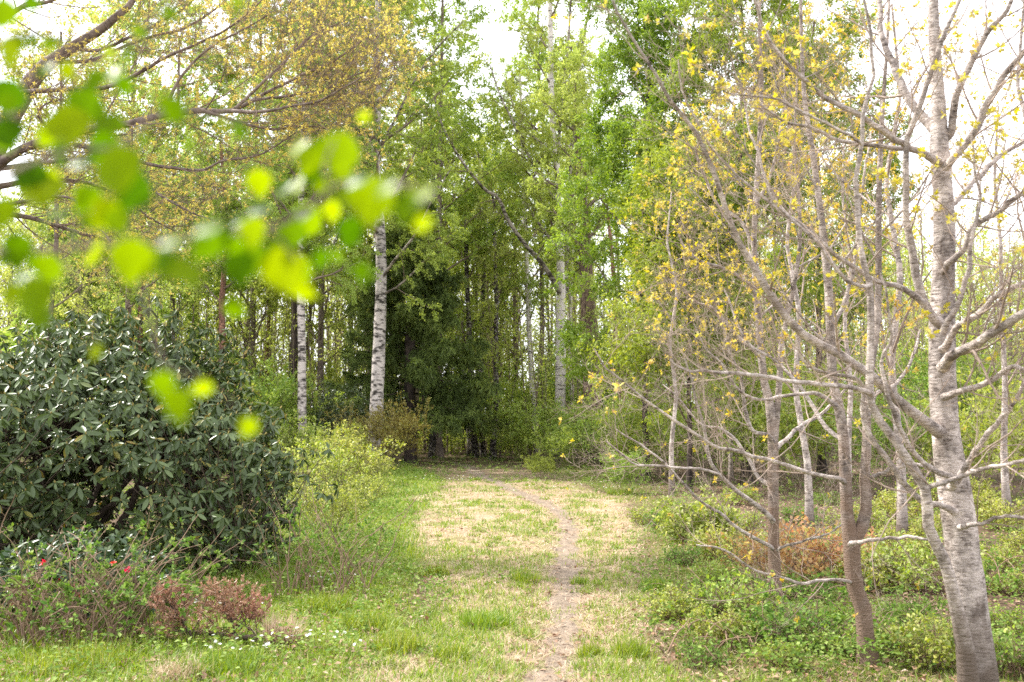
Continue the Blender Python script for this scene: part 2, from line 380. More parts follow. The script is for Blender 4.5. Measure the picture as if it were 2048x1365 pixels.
def path_mat():
    m, t, out = nt('trodden_earth'); tc = N(t, 'TexCoord')
    n1 = N(t, 'TexNoise'); n1.inputs['Scale'].default_value = 9; n1.inputs['Detail'].default_value = 8; n1.inputs['Roughness'].default_value = .7
    n2 = N(t, 'TexNoise'); n2.inputs['Scale'].default_value = 60; n2.inputs['Detail'].default_value = 4
    for n in (n1, n2): t.links.new(tc.outputs['Object'], n.inputs['Vector'])
    c = ramp(t, n1.outputs[0], [(.3, (.085, .065, .048)), (.5, (.19, .148, .112)), (.7, (.34, .275, .21))])
    c2 = ramp(t, n2.outputs[0], [(.35, (.09, .067, .05)), (.6, (.38, .31, .235))])
    p = N(t, 'BsdfPrincipled'); p.inputs['Roughness'].default_value = .95; p.inputs['Specular IOR Level'].default_value = .1
    t.links.new(mixc(t, .35, c, c2), p.inputs['Base Color'])
    b = N(t, 'Bump'); b.inputs['Strength'].default_value = .9; b.inputs['Distance'].default_value = .02; t.links.new(n2.outputs[0], b.inputs['Height'])
    t.links.new(b.outputs[0], p.inputs['Normal']); t.links.new(p.outputs[0], out.inputs[0]); return m
M['path'] = path_mat()

# ------------------------------------------------------------------ zones
def smooth(a, b, x):
    t = np.clip((x - a) / (b - a), 0, 1); return t * t * (3 - 2 * t)
def clear_left(y): return np.interp(y, [0, 6, 9, 12, 16, 22, 30, 40], [-1.0, -1.05, -.95, -1.15, -1.6, -1.75, -2.0, -4.2])
def clear_right(y): return np.interp(y, [0, 6, 9, 12, 16, 22, 30, 40], [.95, 1.0, 1.25, 1.55, 2.1, 2.5, 1.6, .3])
def zone_clear(x, y):
    w = .5 * (fbm(x * .9, y * .5, 21, 3) - .5) * 2
    return smooth(-.25, .25, x - clear_left(y) + w) * smooth(-.25, .25, clear_right(y) - x + w) * smooth(40, 20, y)
def zone_lush(x, y):
    l = smooth(.25, -.25, x - clear_left(y)) * smooth(-6, -4.0, x) * smooth(48, 38, y)
    r = smooth(-.2, .4, x - clear_right(y)) * smooth(4.2, 2.8, x) * .5
    return np.clip(l + r, 0, 1)

# ------------------------------------------------------------------ ground, path
def build_ground():
    def axis(a, b, f0, step, g):
        v = [f0]; s = step
        while v[-1] < b: v.append(v[-1] + s); s *= g
        return v
    xr = np.array(axis(0, 160, 0, .09, 1.028)); xs = np.r_[-xr[:0:-1], xr]
    yf = np.array(axis(0, 260, 3.5, .07, 1.018)); yb = 3.5 - np.array(axis(0, 40, 0, .3, 1.2))[1:]
    ys = np.r_[yb[::-1], yf]
    X, Y = np.meshgrid(xs, ys); Z = hgt(X, Y)
    V = np.stack([X, Y, Z], -1).reshape(-1, 3); ny, nx = X.shape
    i = np.arange(ny * nx).reshape(ny, nx)
    F = np.stack([i[:-1, :-1], i[:-1, 1:], i[1:, 1:], i[1:, :-1]], -1).reshape(-1, 4)
    o = obj('ground', [(V, F)], M['ground']); tag(o, kind='structure')
    a = o.data.color_attributes.new('zone', 'FLOAT_COLOR', 'POINT')
    x, y = X.ravel(), Y.ravel(); c = np.zeros((len(x), 4), np.float32); c[:, 0] = zone_clear(x, y); c[:, 1] = zone_lush(x, y); c[:, 2] = np.exp(-((x - path_x(y)) / .38) ** 2) * .62; c[:, 3] = 1
    a.data.foreach_set('color', c.ravel())
    # path : a trodden strip, edges dipping under the turf
    S = resample(PATH, 700); Tn = nrm(np.gradient(S, axis=0)); Sd = np.stack([Tn[:, 1], -Tn[:, 0]], -1)
    k = 11; u = np.linspace(-1, 1, k); s = np.arange(len(S))
    wid = .09 + .21 * (fbm(S[:, 1] * 1.3, s * 0, 41, 3)) + .09 * smooth(16, 24, S[:, 1])
    wl = wid * (1 + .7 * (fbm(S[:, 1] * 4, s * 0, 5, 2) - .5)); wr_ = wid * (1 + .7 * (fbm(S[:, 1] * 4, s * 0, 8, 2) - .5))
    off = np.where(u[None] < 0, u[None] * wl[:, None], u[None] * wr_[:, None])
    PX = S[:, 0, None] + Sd[:, 0, None] * off; PY = S[:, 1, None] + Sd[:, 1, None] * off
    dz = .010 - .022 * np.abs(u[None]) ** 2 + .03 * (fbm(PX * 7, PY * 5, 4, 3) - .5)
    V = np.stack([PX, PY, hgt(PX, PY) + dz], -1).reshape(-1, 3); i = np.arange(len(S) * k).reshape(len(S), k)
    F = np.stack([i[:-1, :-1], i[:-1, 1:], i[1:, 1:], i[1:, :-1]], -1).reshape(-1, 4)
    tag(obj('path', [(V, F)], M['path']), kind='structure')
build_ground()

# ------------------------------------------------------------------ grass
def blades(x, y, L, W, lean, bend=.5):
    n = len(x); a = rng.random(n) * 2 * pi; dirx = np.stack([np.cos(a), np.sin(a)], -1)
    b2 = a + rng.normal(pi / 2, .4, n); sd = np.stack([np.cos(b2), np.sin(b2), b2 * 0], -1)
    z = hgt(x, y); base = np.stack([x, y, z - .005], -1)
    def pt(s, l):
        h = s * L * np.cos(lean * (1 + bend * s)); o = s * L * np.sin(lean * (1 + bend * s))
        return base + np.stack([dirx[:, 0] * o, dirx[:, 1] * o, h], -1)
    m = pt(.5, lean); t = pt(1, lean); w = W[:, None] * .5
    V = np.stack([base - sd * w, base + sd * w, m + sd * w * .75, m - sd * w * .75, t], 1).reshape(-1, 3)
    o = np.arange(n)[:, None] * 5
    F = np.concatenate([o + [0, 1, 2], o + [0, 2, 3], o + [3, 2, 4]])
    return V, F

def scatter(n, y0, y1, hw, pw=1.3):
    """points in the view wedge, denser when near"""
    u = rng.random(n); y = y0 * (y1 / y0) ** u
    x = rng.uniform(-1, 1, n) * (y * hw + .4)
    return x, y

TUFT = []
def build_grass():
    # green turf
    x, y = scatter(400000, 5.2, 46, .54)
    zc = zone_clear(x, y); zl = zone_lush(x, y); pd = np.abs(x - path_x(y))
    g = fbm(x * 1.2, y * 1.0, 31, 4); gf = fbm(x * 5, y * 5, 77, 2)
    p = zc * smooth(.47, .62, g * .7 + gf * .3) * smooth(.08, .40, pd) * .68 + zl * .62 * (.5 + gf)
    k = rng.random(len(x)) < p; x, y, zl, g = x[k], y[k], zl[k], g[k]
    # small tufts everywhere in the clearing
    cx, cy_ = scatter(2300, 5.3, 30, .34); kk = (zone_clear(cx, cy_) > .3) & (np.abs(cx - path_x(cy_)) > .16); cx, cy_ = cx[kk], cy_[kk]
    m = rng.integers(14, 70, len(cx)); cx = np.repeat(cx, m); cy_ = np.repeat(cy_, m); rr = np.repeat(rng.uniform(.02, .09, len(m)) * (1 + m * .01), m)
    x = np.r_[x, cx + rng.normal(0, 1, len(cx)) * rr]; y = np.r_[y, cy_ + rng.normal(0, 1, len(cx)) * rr]; zl = np.r_[zl, np.full(len(cx), .35)]; g = np.r_[g, np.full(len(cx), .5)]
    n = len(x)
    L = rng.uniform(.03, .085, n) * (1 + .7 * zl + .5 * (g > .6)); W = (.0028 + .00052 * y) * rng.uniform(.7, 1.3, n)
    tag(obj('grass', [blades(x, y, L, W, rng.uniform(.15, 1.0, n))], M['grass'], smooth=False), kind='stuff')
    # straw
    x, y = scatter(420000, 5.2, 40, .42)
    zc = zone_clear(x, y); pd = np.abs(x - path_x(y)); g = fbm(x * 1.2, y * 1.0, 31, 4)
    p = zc * (.35 + .65 * smooth(.62, .45, g)) * smooth(.0, .24, pd) + .22 * zc
    p = np.maximum(p, .10 * zone_lush(x, y)); p = np.maximum(p, .22 * (x > clear_right(y)))
    k = rng.random(len(x)) < p; x, y = x[k], y[k]; n = len(x)
    L = rng.uniform(.05, .13, n); W = (.0022 + .0005 * y) * rng.uniform(.7, 1.3, n)
    tag(obj('dry_grass', [blades(x, y, L, W, rng.uniform(1.05, 1.5, n), .05)], M['straw'], smooth=False), kind='stuff')
    # leaf litter
    x, y = scatter(60000, 5.2, 60, .56)
    p = np.where(zone_clear(x, y) > .5, .10, .55) ; pd = np.abs(x - path_x(y)); p = np.where(pd < .4, .22, p)
    k = rng.random(len(x)) < p; x, y = x[k], y[k]; n = len(x)
    pos = np.stack([x, y, hgt(x, y) + .012 + .02 * rng.random(n)], -1); L = rng.uniform(.025, .06, n) * (1 + y * .02)
    d = rng.normal(size=(n, 3)); d[:, 2] *= .25; nn = rng.normal(size=(n, 3)) * .35 + [0, 0, 1]
    tag(obj('leaf_litter', [place(T_DIA, pos, d, nn, L, L * .6)], M['litter'], smooth=False), kind='stuff')
    # fallen twigs
    x, y = scatter(900, 5.4, 30, .56); a = rng.random(900) * 6.28; l = rng.uniform(.06, .30, 900); s5 = np.linspace(-.5, .5, 5)[None]
    tx = x[:, None] + np.cos(a)[:, None] * l[:, None] * s5 + np.cumsum(rng.normal(0, .006, (900, 5)), 1); ty = y[:, None] + np.sin(a)[:, None] * l[:, None] * s5 + np.cumsum(rng.normal(0, .006, (900, 5)), 1)
    k = rng.random(900) < np.where(zone_clear(x, y) > .5, .45, .9); Pt = np.stack([tx, ty, hgt(tx, ty) + .008], -1)[k]
    tag(obj('twig_litter', [tubes(Pt, np.linspace(1, .5, 5)[None] * rng.uniform(.0015, .0045, (len(Pt), 1)), 4)], M['dry']), kind='stuff')
    # low herbs
    x, y = scatter(42000, 5.6, 50, .56)
    zc = zone_clear(x, y); g = fbm(x * .8, y * .8, 57, 3)
    p = (1 - zc) * smooth(.35, .55, g) + .25 * zc * smooth(.56, .66, g) * (np.abs(x - path_x(y)) > .35)
    p *= np.where((x < -.9) & (y < 10.5), .13, 1) * np.where(x > clear_right(y), .5, 1)
    k = rng.random(len(x)) < p; x, y = x[k], y[k]; zc = zc[k]; n = len(x)
    K = 7; H = rng.uniform(.04, .22, n) * (1 - .6 * zc)
    pos = np.repeat(np.stack([x, y, hgt(x, y) + H], -1), K, 0); m = len(pos)
    pos = pos + rng.normal(0, .035, (m, 3)) * [1, 1, .8]
    a = rng.random(m) * 6.28; d = np.stack([np.cos(a), np.sin(a), rng.normal(-.1, .3, m)], -1)
    L = rng.uniform(.02, .045, m) * (1 + .02 * pos[:, 1]); nn = rng.normal(size=(m, 3)) * .45 + [0, 0, 1]
    tag(obj('herb_cover', [place(T_OVA if False else T_DIA, pos, d, nn, L, L * .62)], M['herb'], smooth=False), kind='stuff')
build_grass()

def tuft(name, label, cat, px, py, n, L, spread, mat, lean=(.05, .8), group=None, W=.0045):
    p = gpt(px, py); r = rng.random(n) ** .6 * spread; a = rng.random(n) * 6.28
    x = p[0] + r * np.cos(a); y = p[1] + r * np.sin(a)
    V, F = blades(x, y, L * rng.uniform(.5, 1.15, n), np.full(n, W + .0003 * p[1]) * rng.uniform(.7, 1.3, n), rng.uniform(*lean, n))
    o = obj(name, [(V - p, F)], mat, smooth=False); o.location = p.tolist(); tag(o, label, cat, group); return o
for (px, py, s, n, lab) in [
    (870, 1152, .16, 420, 'upright bright green grass tuft in the middle of the clearing left of the trail'),
    (970, 1252, .22, 700, 'widest bright green grass tuft on the dry turf beside the trail'),
    (1180, 1312, .10, 360, 'small round green grass tuft on bare straw right of the trail at the bottom edge'),
    (1262, 1312, .14, 420, 'green grass tuft beside the low undergrowth right of the trail at the bottom edge'),
    (905, 1320, .14, 380, 'short loose grass tuft low on the straw turf left of the trail'),
    (742, 1258, .24, 800, 'tall lush grass tuft in the shade beside the white flowers'),
    (800, 1300, .2, 600, 'lush grass tuft at the edge between the shaded verge and the straw'),
    (650, 1220, .26, 850, 'long arching grass tuft in front of the big rhododendron'),
    (1160, 1170, .10, 240, 'low grass tuft touching the right edge of the trail'),
    (1050, 1165, .15, 330, 'flat grass tuft just left of the trail halfway along'),
    (1240, 990, .3, 500, 'far dark green grass tuft where the trail bends left'),
    (440, 1340, .3, 900, 'broad green grass tuft at the bottom edge below the dead conifer branches'),
    (150, 1335, .35, 1000, 'broad grass tuft at the bottom edge below the bramble stems'),
    (1310, 1180, .16, 380, 'grass tuft at the right rim of the straw clearing')]:
    tuft('grass_tuft', lab, 'grass tuft', px, py, n, .17 if s > .12 else .12, s, M['grass'], group='green tufts in the clearing')
tuft('dry_grass_tussock', 'bleached brown grass tussock right of the dead conifer branches', 'grass tussock', 560, 1290, 900, .26, .13, M['straw'], (.1, 1.2), 'dry tussocks')
tuft('dry_grass_tussock', 'flattened tan grass mound at the left rim of the clearing', 'grass tussock', 735, 1135, 800, .22, .22, M['straw'], (.6, 1.4), 'dry tussocks')
tuft('dry_grass_tussock', 'small tan grass mound among far herbs left of the clearing', 'grass tussock', 832, 1002, 500, .25, .3, M['straw'], (.6, 1.4), 'dry tussocks')
tuft('dry_grass_tussock', 'straw coloured grass clump at the bottom edge below the conifer branches', 'grass tussock', 350, 1362, 700, .22, .16, M['straw'], (.3, 1.3), 'dry tussocks')

# ------------------------------------------------------------------ trees
def limbs(spec, Y0, n=28):
    """spec: list of (px, py, width px[, Y]) -> polyline and radii"""
    P = []; 
    for q in spec:
        Y = q[3] if len(q) > 3 else Y0
        p = at(q[0], q[1], Y); P.append([*p, q[2] / 2 / FPX * Y])
    P = np.array(P); Q = resample(P, n)
    return Q[:, :3], np.maximum(Q[:, 3] * (.88 if len(spec[0]) > 3 else 1.0), .002)

def knobbly(P, R, k, amp=.05, s=3):
    V, F = tubes(P, R, k); B, n = R.shape
    nz = vnoise(V[:, 0] * 23 + V[:, 2] * 7, V[:, 1] * 23 + V[:, 2] * 9, s) - .5
    r = np.repeat(R.ravel(), k)[:, None]; c = np.repeat(P.reshape(-1, 3), k, 0)
    return c + (V - c) * (1 + amp * 2 * nz[:, None]), F

def drift(pts, Y0, Y1):
    """spread a depth change along a traced branch"""
    m = len(pts); return [(p[0], p[1], p[2], Y0 + (Y1 - Y0) * (i / (m - 1)) ** .8) for i, p in enumerate(pts)]

# ---- big pale tree at the right
YA = 6.3
A_trunk = [(1964, 1440, 92), (1955, 1365, 77), (1950, 1300, 72), (1934, 1180, 68), (1922, 1080, 65), (1908, 980, 62), (1893, 880, 55), (1886, 780, 52), (1884, 690, 51), (1886, 590, 46),
           (1889, 500, 43), (1887, 400, 40), (1879, 300, 38), (1877, 200, 27), (1869, 100, 23), (1866, 0, 21), (1862, -120, 17), (1858, -300, 9)]
A_stem = drift([(1948, 1440, 60), (1938, 1365, 46), (1931, 1290, 34), (1917, 1235, 30), (1905, 1181, 28), (1892, 1131, 26), (1876, 1094, 26), (1859, 1066, 24), (1855, 1032, 24), (1851, 978, 23), (1822, 932, 21), (1785, 875, 20),
          (1747, 822, 18), (1739, 766, 17), (1742, 664, 16), (1739, 564, 15), (1727, 526, 14), (1718, 476, 13), (1714, 400, 12), (1711, 355, 11), (1724, 290, 10), (1725, 234, 10), (1736, 188, 9), (1749, 147, 8), (1743, 110, 8), (1741, 60, 7), (1728, 0, 6), (1715, -60, 4)], 6.15, 5.3)
A_br = [
    drift([(1886, 650, 26), (1859, 626, 22), (1835, 564, 19), (1821, 476, 17), (1811, 420, 16), (1816, 343, 14), (1821, 270, 13), (1835, 226, 13), (1853, 179, 12), (1871, 117, 12), (1891, 59, 11), (1915, 6, 9), (1935, -60, 7)], 6.25, 5.7),
    drift([(1880, 275, 24), (1860, 250, 22), (1830, 217, 20), (1800, 164, 18), (1774, 117, 16), (1753, 64, 14), (1746, 0, 12), (1740, -90, 8)], 6.35, 6.8),
    drift([(1884, 290, 20), (1903, 262, 18), (1909, 205, 18), (1920, 164, 17), (1944, 108, 15), (1967, 64, 13), (1994, 38, 11), (2011, 0, 10), (2030, -60, 6)], 6.35, 6.0),
    drift([(1880, 345, 22), (1903, 316, 18), (1941, 261, 17), (1973, 202, 16), (2005, 158, 15), (2038, 111, 13), (2075, 60, 10)], 6.3, 5.8),
    drift([(1886, 545, 16), (1896, 527, 15), (1923, 500, 14), (1944, 456, 14), (1985, 435, 13), (2026, 406, 12), (2075, 370, 10)], 6.25, 5.7),
    drift([(1886, 425, 14), (1921, 390, 13), (1964, 349, 12), (2008, 305, 11), (2070, 268, 9)], 6.35, 6.9),
    drift([(1886, 665, 18), (1893, 640, 15), (1909, 611, 13), (1929, 564, 12), (1938, 526, 11), (1937, 482, 10), (1950, 400, 8), (1938, 330, 6), (1935, 260, 4)], 6.1, 5.8),
    drift([(1884, 700, 20), (1903, 682, 17), (1929, 661, 16), (1967, 637, 15), (2000, 605, 13), (2048, 582, 12), (2110, 550, 9)], 6.15, 5.4),
    drift([(1886, 735, 30), (1909, 716, 23), (1941, 696, 21), (1985, 667, 20), (2048, 631, 18), (2120, 600, 14)], 6.15, 5.2),
    drift([(1888, 795, 20), (1912, 784, 15), (1959, 769, 14), (2011, 743, 12), (2048, 740, 11), (2110, 732, 9)], 6.2, 5.6),
    drift([(1900, 975, 20), (1921, 945, 14), (1938, 912, 13), (1958, 883, 12), (1979, 854, 12), (2012, 821, 11), (2030, 798, 10), (2060, 740, 8)], 6.15, 5.6),
    drift([(1851, 985, 16), (1863, 980, 12), (1913, 966, 11), (1963, 945, 11), (2004, 937, 10), (2048, 928, 9), (2110, 905, 7)], 5.95, 5.3),
    drift([(1918, 1055, 14), (1950, 1048, 9), (1996, 1036, 8), (2048, 1032, 8), (2110, 1030, 6)], 6.2, 5.8),
    drift([(1890, 870, 34), (1855, 845, 26), (1814, 812, 24), (1771, 768, 23), (1726, 734, 21), (1681, 706, 20), (1609, 662, 19), (1564, 617, 18), (1515, 535, 16), (1478, 475, 14), (1452, 415, 13), (1430, 350, 12), (1402, 280, 11), (1366, 225, 10), (1340, 195, 9), (1300, 120, 8), (1262, 62, 7), (1232, 12, 6), (1210, -40, 4)], 6.3, 4.9),
    drift([(1905, 975, 22), (1896, 955, 14), (1863, 937, 13), (1830, 908, 12), (1809, 875, 12), (1791, 833, 11), (1780, 795, 10), (1768, 720, 8), (1789, 678, 7), (1783, 611, 6), (1770, 540, 4)], 6.1, 5.5),
    drift([(1910, 1025, 20), (1880, 1013, 14), (1847, 1003, 14), (1814, 966, 13), (1789, 928, 12), (1751, 875, 12), (1731, 825, 11), (1733, 775, 10), (1715, 755, 9), (1660, 748, 8), (1620, 728, 7), (1600, 690, 6), (1588, 660, 5)], 6.2, 5.9),
    drift([(1880, 325, 22), (1853, 308, 17), (1824, 296, 16), (1789, 278, 15), (1762, 258, 14), (1707, 226, 13), (1666, 208, 12), (1635, 185, 11), (1590, 145, 10), (1560, 110, 9), (1535, 70, 8), (1518, 20, 7), (1500, -30, 5)], 6.25, 5.2),
    drift([(1824, 300, 13), (1789, 290, 11), (1727, 284, 10), (1683, 275, 9), (1640, 250, 8), (1605, 237, 8), (1580, 233, 7), (1550, 208, 6), (1525, 188, 6), (1488, 148, 4), (1470, 100, 3)], 6.15, 5.7),
    drift([(1846, 606, 16), (1800, 573, 13), (1774, 567, 12), (1742, 555, 11), (1721, 541, 11), (1692, 517, 10), (1666, 500, 9), (1648, 485, 9), (1600, 445, 8), (1560, 418, 8), (1500, 368, 7), (1455, 325, 6), (1418, 285, 6), (1390, 235, 5), (1362, 180, 4), (1350, 110, 3)], 6.1, 5.4),
    drift([(1745, 790, 14), (1700, 776, 11), (1648, 772, 11), (1570, 766, 10), (1500, 757, 9), (1412, 755, 7), (1374, 757, 6), (1340, 740, 4)], 5.6, 5.0),
    drift([(1741, 570, 11), (1700, 560, 9), (1660, 515, 8), (1620, 470, 7), (1570, 425, 6), (1530, 380, 5), (1500, 320, 4), (1460, 250, 3)], 5.6, 5.2),
    drift([(1724, 290, 8), (1690, 268, 7), (1640, 238, 6), (1560, 210, 5), (1500, 195, 4), (1440, 190, 3)], 5.4, 5.0),
]
def traced_tree(name, label, Y0, trunks, brs, bark, twigbark, leafmat, base_px, lv1, lv2, ncl, K, size, kt=12, T=T_LOB, amp=.06, group=None, cat='tree', extra=None, droop=.35, zr=None, lv3=6):
    tP = [limbs(s, Y0, 40) for s in trunks]; bP = [limbs(s, Y0, 28) for s in brs]
    if cat == 'oak': bP = [(p, r * .8) for p, r in bP]
    b0 = tP[0][0][0].copy(); 
    if base_px is not None: b0 = gpt(*base_px)
    root = thing(name, label, cat, b0, group)
    P0 = np.array([p for p, r in tP]); R0 = np.array([r for p, r in tP])
    parts = [knobbly(P0 - b0, R0, kt, amp)]
    obj('trunk', parts, bark, root)
    allP = [P0[:, ::1]]; br = []
    tw = []
    if bP:
        PB = np.array([p for p, r in bP]); RB = np.array([r for p, r in bP])
        jit = np.cumsum(rng.normal(0, .004, PB.shape), axis=1); jit[:, 0] = 0
        PB = PB + jit
        br.append(knobbly(PB - b0, RB, 8, .07)); src, srr = PB, RB
    else:
        src, srr = P0, R0
    c1 = grow(src, srr, *lv1[0], **lv1[1])
    if zr is not None:
        kk = (c1[0][:, 0, 2] > 1.9) | (rng.random(len(c1[0])) < .75); c1 = (c1[0][kk], c1[1][kk])
    c2 = grow(c1[0], c1[1], *lv2[0], **lv2[1])
    if extra:
        e1 = grow(P0, R0, *extra[0], **extra[1]); e2 = grow(e1[0], e1[1], *lv2[0], **lv2[1])
        br.append(tubes(e1[0] - b0, e1[1], 6)); tw.append(tubes(e2[0] - b0, e2[1], 3))
        c2 = (np.concatenate([c2[0], e2[0]]), np.concatenate([c2[1], e2[1]]))
    obj('limbs', br, M['pale'] if bark == M['pale_low'] else bark, root)
    c3 = grow(c2[0], c2[1], lv3, .2, 1, 48, 14, lv2[0][5] * .55, 5, .55, .14, .35, ltap=.3, rmin=lv2[1]['rmin'] * .8)
    obj('crown', [tubes(c1[0] - b0, c1[1], 5), tubes(c2[0] - b0, c2[1], 3), tubes(c3[0] - b0, c3[1], 3), fol(clusters(c2[0] - b0, ncl // 2, K, size, T=T, droop=droop, zr=zr)), fol(clusters(c3[0] - b0, ncl, K, size * .85, T=T, droop=droop, zr=zr))], [twigbark, leafmat], root)
    return root
traced_tree('pale_barked_tree', 'large pale grey tree with thin second stem at the right edge and opening yellow leaves', YA, [A_trunk, A_stem], A_br, M['pale'], M['pale_twig'], M['yellow'], (1955, 1395),
            ((9, .18, .98, 46, 12, .66, 9, .36, .09, .35), dict(ltap=.45, rmin=.0028)), ((5, .15, .98, 45, 14, .26, 6, .6, .13, .35), dict(ltap=.4, rmin=.0016)), 420, 8, .038, zr=(1.7, 3.6))

YB = 7.3
B1 = [(1743, 1372, 84), (1738, 1334, 52), (1731, 1276, 35), (1725, 1214, 34), (1710, 1173, 33), (1704, 1123, 33), (1703, 1086, 34), (1694, 1032, 26), (1691, 966, 23), (1687, 883, 21), (1679, 820, 20), (1666, 766, 19), (1661, 664, 18), (1657, 576, 17), (1648, 488, 15), (1638, 400, 13), (1628, 325, 12), (1617, 258, 11), (1608, 188, 9), (1604, 117, 8), (1602, 44, 7), (1600, -60, 5)]
B2 = [(1704, 1110, 24), (1712, 1075, 27), (1727, 1046, 25), (1733, 1007, 22), (1729, 957, 21), (1733, 899, 18), (1734, 825, 16), (1741, 740, 15), (1753, 660, 14), (1757, 560, 13), (1757, 430, 12), (1761, 300, 10), (1768, 180, 8), (1776, 60, 6), (1780, -60, 4)]
B_br = [
    drift([(1706, 1170, 10), (1693, 1162, 8), (1648, 1160, 7), (1608, 1168, 7), (1563, 1152, 6), (1509, 1135, 5), (1455, 1098, 4), (1401, 1086, 3)], 7.3, 6.9),
    drift([(1690, 966, 14), (1681, 959, 11), (1648, 953, 10), (1608, 941, 10), (1538, 920, 9), (1480, 903, 9), (1443, 895, 8), (1413, 879, 7), (1364, 850, 7), (1322, 821, 6), (1289, 800, 6), (1245, 765, 5), (1215, 745, 5), (1198, 722, 4), (1185, 700, 3)], 7.3, 6.3),
    drift([(1700, 1090, 12), (1730, 1084, 9), (1770, 1080, 8), (1810, 1074, 8), (1847, 1078, 7), (1880, 1080, 5)], 7.2, 6.7),
    drift([(1733, 960, 12), (1760, 945, 9), (1790, 935, 8), (1830, 938, 7), (1860, 950, 5)], 7.3, 7.0),
    drift([(1687, 880, 12), (1650, 850, 10), (1620, 800, 9), (1590, 760, 8), (1550, 720, 7), (1500, 690, 6), (1470, 640, 5), (1450, 580, 4)], 7.3, 7.9),
    drift([(1661, 664, 12), (1690, 610, 10), (1710, 540, 9), (1725, 450, 8), (1730, 360, 6), (1745, 270, 4)], 7.3, 7.8),
    drift([(1650, 500, 11), (1620, 460, 9), (1590, 440, 8), (1555, 400, 7), (1530, 340, 6), (1510, 260, 5), (1500, 180, 4)], 7.3, 7.6),
    drift([(1679, 820, 12), (1640, 790, 10), (1580, 790, 8), (1520, 800, 7), (1480, 780, 6), (1440, 720, 5), (1410, 690, 4), (1392, 640, 3)], 7.3, 6.8),
    drift([(1731, 825, 12), (1765, 790, 10), (1800, 770, 8), (1830, 720, 7), (1850, 660, 5)], 7.3, 7.9),
]
traced_tree('twin_stemmed_tree', 'slim grey tree forking low into two stems, left of the large pale tree', YB, [B1, B2], B_br, M['pale_low'], M['pale_twig'], M['yellow'], (1738, 1345),
            ((8, .15, .98, 48, 12, .72, 9, .38, .09, .4), dict(ltap=.45, rmin=.0028)), ((6, .15, .98, 45, 14, .28, 6, .6, .13, .4), dict(ltap=.4, rmin=.0017)), 700, 7, .032, zr=(1.7, 3.3),
            extra=((9, .45, .97, 50, 10, .9, 9, .4, .08, .5), dict(ltap=.5, rmin=.003)))
YC = 9.3
C1 = [(1546, 1250, 70), (1548, 1222, 44), (1549, 1150, 27), (1547, 1090, 23), (1547, 1032, 22), (1546, 965, 22), (1546, 883, 21), (1538, 800, 18), (1529, 770, 16), (1521, 693, 15), (1517, 634, 14), (1512, 582, 13), (1508, 488, 12), (1512, 390, 11), (1519, 280, 10), (1523, 164, 9), (1520, 100, 8), (1518, -20, 6), (1515, -150, 4)]
C2 = [(1547, 930, 14), (1549, 880, 15), (1556, 800, 13), (1560, 740, 12), (1562, 693, 11), (1571, 650, 10), (1588, 570, 9), (1600, 480, 8), (1596, 380, 7), (1590, 260, 5), (1596, 120, 4)]
C_br = [
    drift([(1547, 1045, 16), (1540, 1034, 12), (1505, 1007, 11), (1472, 982, 10), (1430, 945, 9), (1414, 908, 8), (1405, 854, 7), (1393, 812, 6), (1385, 770, 5), (1372, 720, 4)], 9.3, 8.7),
    drift([(1440, 952, 7), (1400, 940, 6), (1347, 932, 6), (1281, 928, 5), (1248, 903, 4), (1220, 880, 3)], 8.9, 8.3),
    drift([(1545, 1100, 12), (1534, 1090, 9), (1480, 1061, 8), (1443, 1028, 7), (1401, 1003, 6), (1364, 965, 6), (1322, 920, 5), (1256, 874, 4), (1235, 860, 3)], 9.3, 8.6),
    drift([(1546, 885, 14), (1534, 870, 10), (1505, 862, 9), (1496, 825, 9), (1490, 800, 8), (1485, 750, 6), (1460, 700, 5), (1450, 650, 4)], 9.2, 8.9),
    drift([(1550, 1105, 10), (1563, 1094, 7), (1600, 1082, 6), (1648, 1065, 5), (1690, 1040, 4)], 9.3, 9.0),
    drift([(1546, 970, 12), (1520, 955, 9), (1500, 920, 8), (1470, 880, 7), (1440, 860, 6), (1400, 850, 5), (1360, 800, 4), (1330, 770, 3)], 9.3, 9.8),
    drift([(1547, 900, 12), (1590, 860, 9), (1630, 830, 8), (1670, 790, 6), (1700, 740, 4)], 9.3, 9.9),
    drift([(1525, 720, 11), (1490, 690, 9), (1450, 650, 8), (1420, 610, 7), (1385, 600, 5), (1350, 560, 4)], 9.3, 9.0),
    drift([(1513, 590, 10), (1470, 545, 8), (1430, 530, 8), (1390, 520, 7), (1365, 500, 6), (1345, 460, 4)], 9.3, 9.0),
    drift([(1510, 500, 10), (1480, 440, 8), (1440, 410, 7), (1410, 350, 6), (1390, 290, 4)], 9.3, 9.7),
    drift([(1515, 400, 9), (1545, 340, 7), (1560, 270, 6), (1570, 190, 5), (1565, 110, 3)], 9.3, 9.6),
]
traced_tree('slender_yellow_budded_tree', 'slender tree with brown lower trunk rising from the rusty leaved shrub', YC, [C1, C2], C_br, M['pale_low'], M['pale_twig'], M['yellow'], (1548, 1228),
            ((9, .15, .98, 48, 12, .88, 9, .38, .09, .42), dict(ltap=.45, rmin=.003)), ((7, .15, .98, 45, 14, .32, 6, .6, .13, .42), dict(ltap=.4, rmin=.002)), 1500, 7, .033, zr=(1.8, 3.6),
            extra=((12, .4, .97, 48, 10, 1.1, 9, .4, .08, .55), dict(ltap=.5, rmin=.003)))

